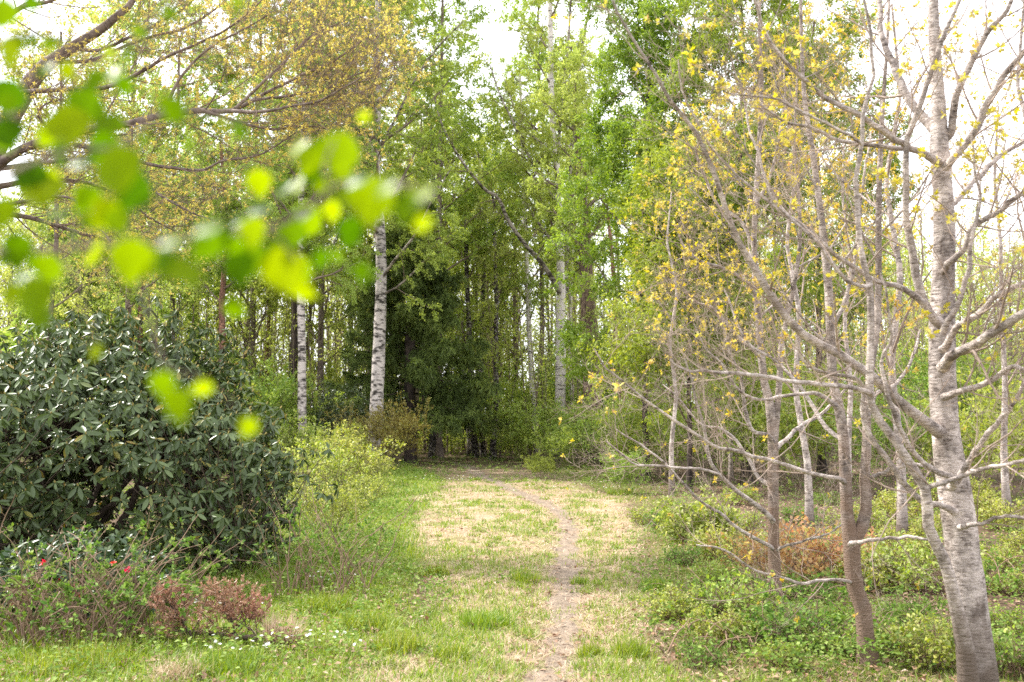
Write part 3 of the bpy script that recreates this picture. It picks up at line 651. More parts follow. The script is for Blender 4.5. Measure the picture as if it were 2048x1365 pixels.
# ---- spreading tree reaching in from the upper left
YL = 15.0
L_trunk = [(-75, 960, 95), (-70, 850, 80), (-62, 650, 72), (-50, 450, 66), (-30, 330, 58), (18, 240, 40), (67, 158, 32), (103, 123, 27), (147, 94, 22), (202, 59, 18), (234, 32, 15), (264, 5, 12), (300, -60, 9)]
L_trunk2 = [(-60, 600, 60), (-60, 400, 56), (-70, 200, 48), (-60, 50, 40), (-30, -80, 32), (0, -200, 22)]
L_br = [
    drift([(-45, 260, 24), (0, 205, 17), (44, 188, 15), (88, 185, 14), (132, 182, 13), (205, 177, 12), (249, 161, 11), (293, 138, 10), (331, 114, 9), (381, 94, 8), (438, 67, 7), (479, 38, 6), (508, 15, 5), (540, -20, 3)], 15, 13.6),
    drift([(-50, 370, 34), (40, 300, 26), (160, 262, 22), (258, 246, 20), (316, 231, 18), (400, 219, 16), (444, 222, 15), (473, 215, 13), (532, 182, 10), (564, 167, 9), (605, 146, 8), (649, 129, 7), (680, 110, 6), (720, 80, 4)], 15, 12.5),
    drift([(460, 222, 12), (500, 225, 10), (546, 223, 9), (590, 214, 8), (640, 208, 7), (672, 190, 6), (722, 161, 4), (750, 130, 3)], 12.9, 12.0),
    drift([(500, 203, 10), (545, 195, 8), (590, 188, 8), (643, 182, 6), (687, 160, 5), (730, 140, 3)], 12.9, 12.7),
    drift([(470, 217, 11), (510, 180, 9), (560, 130, 8), (600, 90, 7), (640, 60, 5), (690, 40, 3)], 13, 13.2),
    drift([(-40, 335, 20), (15, 308, 12), (44, 299, 11), (76, 281, 10), (94, 264, 9), (84, 243, 8), (75, 231, 7), (90, 210, 5), (130, 200, 3)], 15, 14.4),
    drift([(-40, 420, 16), (60, 400, 9), (120, 392, 8), (152, 402, 7), (164, 435, 7), (185, 452, 6), (217, 473, 5), (225, 510, 3)], 15, 14.4),
    drift([(-30, 340, 18), (60, 330, 12), (190, 318, 9), (270, 345, 8), (307, 382, 7), (346, 405, 6), (390, 426, 5), (430, 440, 3)], 15, 13.8),
    drift([(150, 290, 14), (280, 325, 10), (350, 338, 9), (406, 343, 8), (444, 325, 7), (508, 316, 6), (549, 296, 5), (590, 270, 3)], 14.6, 13.3),
    drift([(-40, 60, 20), (26, 26, 14), (59, 15, 12), (88, 12, 11), (130, -5, 9), (180, -40, 6)], 15, 14.5),
    drift([(330, 230, 12), (352, 176, 9), (369, 149, 8), (400, 117, 7), (440, 85, 6), (490, 60, 5), (560, 20, 3)], 13.7, 13.4),
    drift([(147, 94, 14), (200, 100, 10), (260, 75, 9), (320, 45, 8), (370, 15, 6), (410, -30, 4)], 15, 15.4),
    drift([(103, 125, 15), (180, 120, 11), (240, 95, 9), (300, 75, 8), (360, 60, 7), (430, 20, 5), (460, -20, 3)], 15, 16),
    drift([(-40, 380, 20), (80, 360, 13), (180, 370, 10), (250, 400, 8), (300, 440, 6), (350, 465, 4)], 15, 15.8),
    drift([(400, 220, 10), (470, 245, 8), (540, 262, 7), (600, 255, 6), (660, 262, 4)], 13.1, 13.8),
    drift([(-50, 420, 20), (60, 440, 13), (160, 470, 10), (240, 490, 8), (300, 500, 6)], 15, 16.5),
]
traced_tree('spreading_oak', 'spreading brown limbed oak with amber young leaves reaching in at the top left', YL, [L_trunk, L_trunk2], L_br, M['oak'], M['oak_twig'], M['amber'], None,
            ((17, .15, .98, 36, 11, 1.5, 10, .32, .09, .42), dict(ltap=.4, rmin=.004)), ((12, .12, .98, 42, 12, .58, 6, .4, .12, .42), dict(ltap=.4, rmin=.0028)), 6800, 6, .040, T=T_DIA, cat='oak', lv3=3)

# ---- generic generators
def crown_tree(name, label, cat, trunkP, trunkR, base, bark, twigbark, leafmat, lv, nleaf, size, k=10, wr=.6, droop=.5, T=T_DIA, group=None, limbsP=None, amp=.06, flat=.4, jit=.5, up_bark=None):
    """lv: three grow argument sets"""
    root = thing(name, label, cat, base, group)
    P = np.array(trunkP)[None] if np.ndim(trunkP) == 2 else np.array(trunkP); R = np.array(trunkR)[None] if np.ndim(trunkR) == 1 else np.array(trunkR)
    obj('trunk', [knobbly(P - base, R, k, amp)], bark, root)
    br = []
    S, SR = P, R
    a = grow(S, SR, *lv[0][0], **lv[0][1])
    if limbsP is not None:
        LP = np.array([p for p, r in limbsP]); LR = np.array([r for p, r in limbsP]); br.append(knobbly(LP - base, LR, 7, .05))
        al = grow(LP, LR, *lv[1][0], **dict(lv[1][1]))
    br.append(tubes(a[0] - base, a[1], 5))
    b = grow(a[0], a[1], *lv[1][0], **lv[1][1])
    if limbsP is not None: b = (np.concatenate([b[0], al[0]]), np.concatenate([b[1], al[1]]))
    br.append(tubes(b[0] - base, b[1], 4))
    c = grow(b[0], b[1], *lv[2][0], **lv[2][1])
    if limbsP is not None: obj('limbs', br[:1], up_bark or twigbark, root); br = br[1:]
    obj('crown', br + [tubes(c[0] - base, c[1], 3), fol(leaves_along(c[0] - base, nleaf, size, wr, T, droop, flat, jit))], [twigbark, leafmat], root)
    return root

def vtrunk(px, Y, w0, w1, H, lean=0.0, wob=.12, n=30, gy=None):
    """upright trunk standing on the ground under pixel column px"""
    x = (px - 1024) / FPX * Y; z = float(hgt(x, Y)); t = np.linspace(0, 1, n)
    P = np.stack([x + lean * H * t + wob * np.interp(t, np.linspace(0, 1, 7), rng.normal(0, 1, 7) * np.linspace(0, 1, 7)), Y + wob * np.interp(t, np.linspace(0, 1, 7), rng.normal(0, 1, 7) * np.linspace(0, 1, 7)), z - .1 + H * t], -1)
    R = (w0 + (w1 - w0) * t) / 2 + w0 * .35 * np.exp(-t * H / .35)
    return P, R, np.array([x, Y, z])

def fix_base(P, R, extra=.15):
    """carry a traced trunk down into the ground"""
    b = P[0].copy(); b[2] = float(hgt(b[0], b[1])); return b

# ---- the birch left of the middle
def birch(name, label, Y, spec, limb_specs, nleaf, lv0n, group='birches', bark='birch', L0=3.2, size=.085):
    P, R = limbs(spec, Y, 44); b = fix_base(P, R)
    Ls = [limbs(s, Y, 24) for s in limb_specs] if limb_specs else None
    lv = [((lv0n, .34, .97, 52, 10, L0, 11, .5, .07, .5), dict(ltap=.6, rmin=.008)), ((7, .2, .98, 45, 12, 1.5, 8, .5, .10, -.1), dict(ltap=.4, rmin=.005)),
          ((6, .15, 1, 45, 15, .75, 6, .5, .12, -1.1), dict(ltap=.3, rmin=.0035))]
    return crown_tree(name, label, 'birch', P, R, b, M[bark], M['twig'], M['birch_leaf'], lv, nleaf, size, droop=.9, group=group, limbsP=Ls, up_bark=M['birch_up'], k=14)
birch('silver_birch', 'white barked birch with dark patches standing in front of the dark spruce', 37, [(742, 960, 34), (745, 930, 29), (752, 830, 27), (758, 700, 25), (762, 560, 22), (761, 470, 20), (752, 330, 17), (755, 200, 14), (752, 100, 13), (757, 0, 12), (760, -150, 9), (762, -300, 5)],
      [drift([(762, 560, 7), (790, 520, 6), (830, 470, 5), (860, 410, 4), (900, 340, 3)], 37, 35), drift([(755, 300, 8), (790, 240, 6), (830, 160, 5), (880, 90, 4), (930, 40, 3)], 37, 36),
       drift([(755, 340, 6), (720, 380, 5), (690, 440, 4), (660, 500, 3)], 37, 36), drift([(763, 590, 6), (800, 570, 5), (850, 520, 4), (880, 470, 3)], 37, 36)], 105000, 28, L0=4.3)
birch('silver_birch', 'white barked birch with long forked limbs right of the trail end', 44, [(1108, 945, 40), (1114, 915, 27), (1119, 850, 22), (1121, 740, 21), (1121, 640, 19), (1122, 560, 17), (1118, 450, 15), (1113, 330, 13), (1103, 200, 12), (1100, 0, 10), (1097, -150, 7), (1095, -260, 4)],
      [drift([(1120, 590, 14), (1111, 569, 12), (1087, 531, 11), (1064, 505, 10), (1040, 476, 9), (1014, 437, 9), (997, 396, 8), (973, 382, 8), (944, 350, 7), (918, 314, 6), (900, 282, 5), (880, 240, 4), (868, 190, 3)], 44, 40),
       drift([(1117, 500, 8), (1105, 484, 7), (1070, 437, 6), (1055, 411, 6), (1054, 391, 5), (1067, 360, 4), (1075, 320, 3)], 44, 43),
       drift([(1114, 410, 8), (1102, 391, 7), (1076, 347, 7), (1058, 314, 6), (1041, 279, 6), (1029, 250, 5), (1000, 190, 4), (980, 130, 3)], 44, 42),
       drift([(1113, 330, 7), (1076, 282, 6), (1052, 262, 5), (1030, 220, 4), (1010, 160, 3)], 44, 45),
       drift([(1124, 610, 12), (1132, 540, 10), (1136, 450, 9), (1140, 350, 9), (1146, 260, 8), (1160, 120, 7), (1182, 0, 5), (1195, -80, 4)], 44, 44.5),
       drift([(1114, 330, 9), (1124, 200, 7), (1136, 90, 6), (1142, 0, 5), (1150, -80, 3)], 44, 43)], 40000, 18, L0=3.2, bark='birch_clean')
birch('silver_birch', 'lichen flecked pale birch left of the spruce behind the rhododendron', 35, [(606, 950, 22), (605, 900, 18), (604, 800, 17), (604, 700, 16), (602, 600, 15), (600, 480, 13), (604, 350, 11), (608, 200, 9), (606, 50, 7), (606, -100, 4)], None, 60000, 22)
birch('silver_birch', 'thin leaning birch half hidden by green saplings left of the forked birch', 48, [(1075, 915, 15), (1070, 860, 13), (1066, 800, 12), (1060, 700, 11), (1056, 600, 10), (1050, 450, 9), (1045, 300, 7), (1040, 150, 5)], None, 42000, 18, L0=2.6, bark='birch_clean')
birch('silver_birch', 'thin bright white birch just behind the forked birch', 50, [(1144, 910, 13), (1143, 840, 11), (1142, 740, 11), (1140, 660, 10), (1141, 560, 9), (1148, 400, 8), (1155, 250, 6), (1160, 90, 4)], None, 42000, 18, L0=2.6, bark='birch_clean')
birch('silver_birch', 'leaning greyish birch at the right side of the trail end', 46, [(983, 926, 22), (986, 905, 16), (990, 850, 13), (992, 790, 12), (991, 700, 10), (993, 600, 9), (990, 500, 7), (985, 380, 5)], None, 9000, 10, bark='birch_dark', L0=1.8)
birch('silver_birch', 'thick dark barked birch beneath the spruce boughs left of the trail end', 47, [(866, 925, 26), (868, 900, 23), (870, 850, 21), (873, 780, 19), (874, 700, 17), (872, 560, 14), (868, 400, 10), (862, 250, 6)], None, 9000, 10, bark='birch_dark', L0=2)
birch('silver_birch', 'blackish birch with white upper bark standing at the trail end', 48, [(952, 926, 18), (950, 900, 15), (946, 850, 13), (944, 780, 12), (940, 700, 11), (934, 560, 9), (930, 400, 6)], None, 6000, 9, bark='birch_dark', L0=1.8)
birch('silver_birch', 'dark thin birch touching its paler neighbour at the trail end', 48.4, [(968, 926, 16), (966, 900, 13), (962, 850, 12), (961, 780, 11), (964, 680, 10), (968, 540, 8), (972, 400, 5)], None, 6000, 9, bark='birch_dark', L0=1.8)
birch('silver_birch', 'thin white leaning birch left of the blackish birches at the trail end', 49, [(936, 926, 10), (938, 890, 8), (934, 830, 7), (928, 760, 6), (925, 640, 5)], None, 2500, 7, bark='birch', L0=1.2)

# ---- spruce
def spruce():
    Y = 40.5; P, R = limbs([(822, 950, 34), (821, 920, 26), (820, 800, 23), (820, 700, 21), (822, 600, 17), (826, 500, 13), (830, 420, 9), (834, 385, 4)], Y, 40)
    b = fix_base(P, R); root = thing('spruce', 'dark spruce with drooping boughs behind the white barked birch', 'spruce', b)
    obj('trunk', [knobbly((P - b)[None], R[None], 12, .05)], M['dark'], root)
    B = []; BR = []
    H = P[-1, 2] - P[0, 2]
    nb = 74
    for i in range(nb):
        t = .235 + .745 * (i / nb) ** 1.1; k = int(t * 39); p0 = P[k]; a = i * 2.39996 + rng.normal(0, .3)
        L = (3.75 * (1 - ((t - .235) / .78)) ** .9 + .25) * rng.uniform(.72, 1.08)
        if math.cos(a) > 0: L *= 1.05
        s = np.linspace(0, 1, 12); e = .55 - .9 * (1 - t)
        q = np.stack([p0[0] + L * s * math.cos(a), p0[1] + L * s * math.sin(a), p0[2] + L * (e * s * 0.35 - .26 * s ** 1.6 * (1 - t) + .10 * s ** 4)], -1)
        q[1:] += np.cumsum(rng.normal(0, .02, (11, 3)), 0); B.append(q); BR.append(np.linspace(.045 * (1 - t) + .012, .006, 12))
    # a few bare dead boughs low on the trunk
    B = np.array(B); BR = np.array(BR)
    dead = []; dr = []
    for i in range(16):
        k = int((.13 + .1 * rng.random()) * 39); a = rng.random() * 6.28; s = np.linspace(0, 1, 12); L = rng.uniform(1, 2.4)
        dead.append(np.stack([P[k][0] + L * s * math.cos(a), P[k][1] + L * s * math.sin(a), P[k][2] + L * (.22 * s + .12 * s ** 2)], -1)); dr.append(np.linspace(.022, .006, 12))
    bo = [tubes(B - b, BR, 5), tubes(np.array(dead) - b, np.array(dr), 4)]
    tw = grow(B, BR, 20, .16, 1, 62, 8, .66, 6, .35, .06, -.9, ltap=.55, rmin=.003)
    t2 = grow(tw[0], tw[1], 4, .1, .95, 60, 14, .34, 5, .5, .06, -1.6, ltap=.3, rmin=.002)
    def needles(Pn, n, s):
        pos, tan = on_twigs(Pn, n, .02); d = nrm(tan * 1.0 + rng.normal(0, .45, (n, 3)) + [0, 0, -.15]); nn = rng.normal(size=(n, 3)) + [0, 0, .6]
        L = s * rng.uniform(.7, 1.3, n); return place(T_DIA, pos - b + rng.normal(0, .02, (n, 3)), d, nn, L, L * .17)
    obj('crown', bo + [tubes(tw[0] - b, tw[1], 3), tubes(t2[0] - b, t2[1], 3), fol(needles(B, 16000, .2)), fol(needles(tw[0], 52000, .18)), fol(needles(t2[0], 105000, .16))], [M['dark'], M['spruce']], root)
spruce()

# ---- bright green rowans behind the yellow budded trees
def rowan(label, px, Y, H, w, nleaf, seedlean=0.0, L0=3.0, first=.22):
    P, R, b = vtrunk(px, Y, w, .05, H, seedlean, .25)
    lv = [((24, first, .98, 56, 10, L0, 11, .5, .08, .45), dict(ltap=.6, rmin=.009)), ((8, .2, .98, 48, 12, 1.3, 8, .5, .10, .15), dict(ltap=.4, rmin=.005)),
          ((7, .2, 1, 50, 15, .62, 6, .5, .12, -.35), dict(ltap=.3, rmin=.0035))]
    return crown_tree('rowan_tree', label, 'rowan', P, R, b, M['dark'], M['twig'], M['rowan_leaf'], lv, nleaf, .115, wr=.42, droop=.7, group='bright green rowans')
rowan('bright green leafy rowan filling the upper middle right of the forked birch', 1290, 29, 14.5, .2, 72000, .0, 3.7, .16)
rowan('bright green rowan standing directly behind the slender yellow budded tree', 1490, 27, 14.5, .24, 66000, .0, 4.0)
rowan('tall green rowan behind the twin stemmed tree with sky showing through its top', 1640, 31, 14.5, .24, 66000, .0, 4.2)
rowan('low spreading green rowan with feathery leaves under the taller rowans', 1375, 25, 8.0, .14, 36000, .0, 2.4, .2)

# ---- pines and other plain trunks
def plain_tree(name, cat, label, px, Y, w, H, bark, leaf, nleaf, lean=0.0, first=.45, L0=2.2, size=.10, group=None, n0=18, bk=10, droop=.4, T=T_DIA, wr=.6):
    P, R, b = vtrunk(px, Y, w, w * .35, H, lean, .12)
    lv = [((n0, first, .98, 58, 12, L0, 9, .45, .09, .35), dict(ltap=.5, rmin=.008)), ((6, .2, .98, 48, 14, L0 * .42, 7, .5, .11, .1), dict(ltap=.4, rmin=.005)),
          ((5, .2, 1, 50, 15, L0 * .22, 5, .5, .12, -.2), dict(ltap=.3, rmin=.004))]
    return crown_tree(name, label, cat, P, R, b, M[bark], M['twig'], M[leaf], lv, nleaf, size, k=bk, droop=droop, T=T, wr=wr, group=group)
plain_tree('pine_tree', 'pine', 'reddish pine trunk with a bare straight stem above the rhododendron', 447, 38, .33, 12.5, 'pine', 'wood_leaf', 16000, -.012, .5, size=.10, wr=.5, group='pines behind the rhododendron')
plain_tree('pine_tree', 'pine', 'reddish pine trunk seen above the left part of the rhododendron', 278, 42, .30, 13, 'pine', 'wood_leaf', 16000, .0, .5, size=.10, wr=.5, group='pines behind the rhododendron')
plain_tree('pine_tree', 'pine', 'dark thick pine trunk directly left of the lichen flecked birch', 584, 43, .42, 16, 'dark', 'wood_leaf', 20000, -.003, .5, size=.10, wr=.5, group='pines behind the rhododendron')
plain_tree('pine_tree', 'pine', 'thin red pine trunk between the bare pine and the lichen flecked birch', 536, 52, .26, 16, 'pine', 'wood_leaf', 14000, .0, .5, size=.10, wr=.5, group='pines behind the rhododendron')
plain_tree('pine_tree', 'pine', 'slim dark pine trunk behind the top of the rhododendron', 388, 55, .3, 17, 'dark', 'wood_leaf', 14000, .0, .5, size=.10, wr=.5, group='pines behind the rhododendron')
plain_tree('leafing_tree', 'tree', 'tall pale green leafing tree behind the oak boughs at the upper left', 640, 44, .3, 22, 'oak', 'wood_leaf', 46000, .0, .2, 3.6, .13, 'leafing trees behind the oak', 26)
plain_tree('leafing_tree', 'tree', 'leafing tree behind the oak between the bare pine and the pale birch', 505, 48, .3, 23, 'oak', 'wood_leaf', 46000, .0, .2, 3.8, .13, 'leafing trees behind the oak', 26)
plain_tree('leafing_tree', 'tree', 'leafing tree behind the thick low oak limb above the rhododendron', 340, 46, .3, 20, 'oak', 'wood_leaf', 46000, .0, .18, 3.6, .13, 'leafing trees behind the oak', 26)
plain_tree('leafing_tree', 'tree', 'leafing tree at the far left behind the oak trunk', 130, 42, .3, 11, 'oak', 'wood_leaf', 60000, .0, .15, 3.2, .12, 'leafing trees behind the oak', 26)
plain_tree('leafing_tree', 'tree', 'thinly leafed tree in the gap between spruce and forked birch', 955, 55, .28, 17, 'oak', 'birch_leaf', 36000, .0, .2, 3.2, .13, 'leafing trees behind the trail', 26)
plain_tree('leafing_tree', 'tree', 'light green leafing tree standing behind the far bend of the trail', 860, 58, .3, 22, 'oak', 'birch_leaf', 50000, .0, .2, 3.6, .14, 'leafing trees behind the trail', 26)
plain_tree('leafing_tree', 'tree', 'tall thin crowned tree showing pale leaves left of the sky gap', 880, 46, .3, 25, 'oak', 'birch_leaf', 34000, .0, .3, 4.2, .13, 'leafing trees behind the trail', 28)
plain_tree('leafing_tree', 'tree', 'tall tree with pale leaves just right of the sky gap behind the forked birch', 1085, 52, .3, 26, 'oak', 'birch_leaf', 32000, .0, .3, 4.0, .13, 'leafing trees behind the trail', 28)
plain_tree('leafing_tree', 'tree', 'thin crowned tree in the sky gap beside the oak trunk', 95, 33, .22, 15, 'oak', 'wood_leaf', 22000, .0, .3, 3.2, .10, 'leafing trees behind the oak', 24)
plain_tree('leafing_tree', 'tree', 'thin crowned tree filling the sky behind the uppermost oak boughs', 250, 38, .28, 19, 'oak', 'wood_leaf', 36000, .0, .3, 3.8, .11, 'leafing trees behind the oak', 26)
plain_tree('leafing_tree', 'tree', 'tall thin crowned tree between the oak tips and the white birch', 700, 50, .3, 26, 'oak', 'birch_leaf', 52000, .0, .3, 4.2, .13, 'leafing trees behind the oak', 28)
P_, R_ = limbs([(1196, 925, 56), (1192, 890, 42), (1186, 830, 35), (1181, 740, 33), (1177, 640, 32), (1172, 540, 26), (1166, 430, 21), (1158, 320, 14), (1150, 220, 8), (1146, 130, 4)], 41, 40)
crown_tree('furrowed_brown_tree', 'thick brown trunk with furrowed bark right of the forked birch', 'tree', P_, R_, fix_base(P_, R_), M['brown'], M['twig'], M['wood_leaf'],
           [((16, .45, .98, 55, 12, 2.6, 10, .45, .09, .35), dict(ltap=.5, rmin=.008)), ((6, .2, .98, 48, 14, 1.2, 7, .5, .11, .1), dict(ltap=.4, rmin=.005)), ((5, .2, 1, 50, 15, .6, 5, .5, .12, -.2), dict(ltap=.3, rmin=.004))], 20000, .10, k=16, amp=.08)
P_, R_ = limbs([(1262, 925, 20), (1256, 880, 15), (1247, 820, 13), (1236, 740, 12), (1232, 680, 11), (1228, 560, 9), (1215, 420, 6)], 40, 30)
crown_tree('leaning_pine', 'thin orange brown leaning trunk between the furrowed tree and the rowans', 'pine', P_, R_, fix_base(P_, R_), M['pine'], M['twig'], M['wood_leaf'],
           [((9, .4, .98, 55, 12, 1.6, 9, .45, .09, .2), dict(ltap=.5, rmin=.008)), ((5, .2, .98, 48, 14, .8, 7, .5, .11, .1), dict(ltap=.4, rmin=.005)), ((5, .2, 1, 50, 15, .4, 5, .5, .12, -.2), dict(ltap=.3, rmin=.004))], 5000, .09)

# slim pale trees among the right hand wood, one build and its copies
def slim_proto():
    P, R, b = vtrunk(1341, 23, .125, .03, 7.2, .02, .16)
    lv = [((16, .3, .98, 48, 12, 1.7, 10, .45, .09, .45), dict(ltap=.5, rmin=.006)), ((6, .2, .98, 45, 14, .8, 7, .5, .11, .3), dict(ltap=.4, rmin=.0035)),
          ((5, .2, 1, 45, 15, .38, 5, .5, .12, .2), dict(ltap=.3, rmin=.0022))]
    root = thing('slim_pale_tree', 'slim pale trunk right of the rowans beyond the lime green bush', 'tree', b, 'slim pale trees in the right hand wood')
    P = P[None]; R = R[None]; obj('trunk', [knobbly(P - b, R, 9, .06)], M['pale'], root)
    a = grow(P, R, *lv[0][0], **lv[0][1]); c = grow(a[0], a[1], *lv[1][0], **lv[1][1]); d = grow(c[0], c[1], *lv[2][0], **lv[2][1])
    obj('crown', [tubes(a[0] - b, a[1], 5), tubes(c[0] - b, c[1], 3), tubes(d[0] - b, d[1], 3), fol(clusters(d[0] - b, 1000, 6, .036, T=T_DIA, t0=.5, zr=(1.8, 4)))], [M['pale_twig'], M['yellow']], root)
    return root
SLIM = slim_proto()
for px, Y, s, rz, tilt, lab in [
    (1458, 26, 1.0, 1.1, .0, 'slim pale trunk directly behind the left branches of the slender yellow budded tree'),
    (1612, 15, .95, 2.3, .02, 'slim pale tree between the slender tree and the twin stemmed tree'),
    (1795, 13.5, 1.05, 3.2, -.02, 'slim pale tree between the twin stems and the large pale trunk'),
    (2004, 17, 1.0, 4.4, .01, 'slim pale tree just right of the large pale trunk'),
    (2090, 12, 1.0, 5.1, -.03, 'slim pale tree with its crown entering at the right edge'),
    (1690, 20, 1.05, .5, .02, 'slim pale tree farther back behind the twin stemmed tree')]:
    x = (px - 1024) / FPX * Y
    dup(SLIM, (x, Y, hgt(x, Y)), rz, s, lab, tilt=(0, tilt))

# ------------------------------------------------------------------ shrubs
def shrub_parts(H, W, nstem, nleaf, size, k1=5, k2=5, T=T_DIA, wr=.6, up=.35, droop=.2, flat=.45, rs=.008, bare=.25, jit=.35):
    a = rng.random(nstem) * 6.28; r = W * .22 * rng.random(nstem) ** .5
    p0 = np.stack([r * np.cos(a), r * np.sin(a), np.full(nstem, -.03)], -1)
    out = rng.random(nstem) * .9 * W / H; d = nrm(np.stack([np.cos(a) * out, np.sin(a) * out, np.ones(nstem)], -1))
    n = 9; P = np.empty((nstem, n, 3)); P[:, 0] = p0; L = H * rng.uniform(.6, 1.08, nstem)
    for i in range(1, n):
        d = nrm(d + rng.normal(0, .09, (nstem, 3))); P[:, i] = P[:, i - 1] + d * (L / (n - 1))[:, None]
    R = np.linspace(rs, rs * .35, n)[None] * rng.uniform(.7, 1.2, (nstem, 1))
    b = grow(P, R, k1, bare, .98, 50, 14, .45 * H, 7, .6, .12, up, ltap=.5, rmin=.0022)
    c = grow(b[0], b[1], k2, .15, 1, 50, 16, .2 * H, 5, .6, .14, up, ltap=.4, rmin=.0015)
    stems = [tubes(P, R, 5), tubes(b[0], b[1], 4), tubes(c[0], c[1], 3)]
    return stems, [leaves_along(c[0], nleaf, size, wr, T, droop, flat, jit)], c[0]
def shrub(name, label, cat, loc, H, W, nstem, nleaf, size, leaf, stem='twig', group=None, **kw):
    s, l, _ = shrub_parts(H, W, nstem, nleaf, size, **kw)
    root = thing(name, label, cat, loc, group); obj('stems', s, M[stem], root); obj('leaves', l, M[leaf], root, smooth=False); return root
def G(px, Y):
    x = (px - 1024) / FPX * Y; return np.array([x, Y, float(hgt(x, Y))])

# lime bushes left of the clearing
LB = shrub('lime_green_bush', 'yellow green leafy bush between the rhododendron and the coppery bush', 'bush', G(705, 24), 1.45, 1.3, 26, 3200, .07, 'lime', group='lime green bushes')
LB2 = shrub('lime_green_bush', 'yellow green bush peeping out right behind the rhododendron', 'bush', G(632, 19), 1.35, 1.2, 26, 3200, .06, 'lime', group='lime green bushes')
for px, Y, s, rz, src, lab in [(660, 27, .95, 2, LB, 'farther yellow green bush below the lichen flecked birch'), (752, 28, .6, 4, LB2, 'low yellow green bush in front of the coppery bush'),
                               (610, 30, 1.15, 1, LB, 'tall yellow green bush rising beyond the rhododendron at its right shoulder'), (668, 15.5, .62, 5, LB2, 'small yellow green bush at the grassy foot of the rhododendron'),
                               (700, 33, 1.0, 3.1, LB, 'yellow green bush leaning over the dark bush below the white birch'), (735, 20, .5, .4, LB2, 'knee high yellow green bush at the left rim of the clearing')]:
    dup(src, G(px, Y), rz, s, lab)
shrub('coppery_bush', 'tall coppery brown leafed bush before the white birch and spruce', 'bush', G(778, 35), 2.45, 2.0, 22, 9000, .07, 'copper', group=None, up=.55)
shrub('dark_bush', 'dark glossy evergreen bush at the foot of the white birch', 'bush', G(668, 38), 2.9, 2.2, 24, 9000, .08, 'darkleaf')
shrub('dark_bush', 'dark evergreen bush half hidden under the left spruce boughs', 'bush', G(715, 41), 2.4, 2.0, 24, 7000, .08, 'darkleaf')
SAP = shrub('green_sapling', 'feathery green sapling left of the forked birch base', 'sapling', G(1065, 41), 2.6, 1.9, 18, 6500, .085, 'mid', group='green saplings under the trees', up=.4)
SAP2 = shrub('green_sapling', 'green sapling crowding the forked birch base on its right', 'sapling', G(1150, 39), 2.2, 2.0, 18, 6000, .085, 'birch_leaf', group='green saplings under the trees', up=.4)
SAP3 = shrub('green_sapling', 'thin stemmed sapling thicket below the leaning orange trunk', 'sapling', G(1240, 34), 2.5, 1.9, 30, 4500, .075, 'mid', group='green saplings under the trees', up=.5)
for px, Y, s, rz, src, lab in [(1035, 45, .8, 1, SAP2, 'short sapling right of the trail end birches'), (1110, 36, .55, 2, SAP, 'low bright green bush at the forked birch foot'), (1205, 37, .9, 3, SAP, 'sapling hiding the foot of the furrowed brown tree'),
                               (1290, 30, .95, 4, SAP2, 'sapling between the leaning orange trunk and the first slim pale trunk'), (1330, 33, 1.1, 5, SAP, 'sapling behind the first slim pale trunk'), (1395, 28, 1.0, .6, SAP3, 'thicket right of the first slim pale trunk'),
                               (1440, 32, 1.2, 1.5, SAP2, 'tall sapling behind the branches of the slender tree'), (1510, 26, 1.0, 2.4, SAP3, 'thicket seen left of the slender trunk'), (1590, 24, 1.05, 3.5, SAP, 'sapling seen between slender and twin stemmed trees'),
                               (1650, 29, 1.3, 4.2, SAP2, 'tall sapling behind the twin stemmed tree'), (1790, 22, 1.0, 5.3, SAP3, 'thicket between twin stems and large pale trunk'), (1820, 30, 1.4, .2, SAP, 'tall sapling left behind the large pale trunk'),
                               (1975, 21, 1.1, 1.9, SAP2, 'sapling right of the large pale trunk'), (2040, 27, 1.4, 2.7, SAP, 'tall sapling at the right edge'), (1540, 36, 1.4, 3.9, SAP, 'far sapling beyond the slender tree'),
                               (1080, 30, .33, 4.4, SAP2, 'tiny leafy sapling at the outer side of the trail bend'), (1250, 24, .4, 5.5, SAP, 'small feathery sapling beside the dark tuft at the trail bend'),
                               (560, 38, 1.3, 1.2, SAP2, 'pale green sapling right of the bare pine'), (640, 46, 1.9, 2.9, SAP2, 'tall pale sapling between the lichen flecked birch and the spruce'), (1000, 47, 1.5, 3.6, SAP, 'tall sapling right of the leaning greyish birch'), (1090, 52, 2.2, .7, SAP2, 'tall pale sapling behind the forked birch'), (1215, 44, 1.9, 1.4, SAP, 'tall sapling between furrowed tree and leaning orange trunk'), (905, 54, 1.6, 2.1, SAP2, 'far pale sapling closing the gap at the trail end'), (500, 36, 1.35, 2.2, SAP, 'green sapling beside the bare pine trunk'), (370, 34, 1.5, 3.3, SAP2, 'pale green sapling above the rhododendron top'),
                               (230, 30, 1.5, 4.1, SAP2, 'pale sapling left above the rhododendron'), (90, 32, 1.6, 5, SAP, 'green sapling at the left edge above the rhododendron'), (150, 40, 1.9, .9, SAP2, 'tall pale sapling behind the left pines'),
                               (430, 42, 1.9, 1.7, SAP2, 'tall sapling around the bare pine'), (310, 45, 2.0, 2.6, SAP, 'tall green sapling between the red pines')]:
    dup(src, G(px, Y), rz, s, lab)

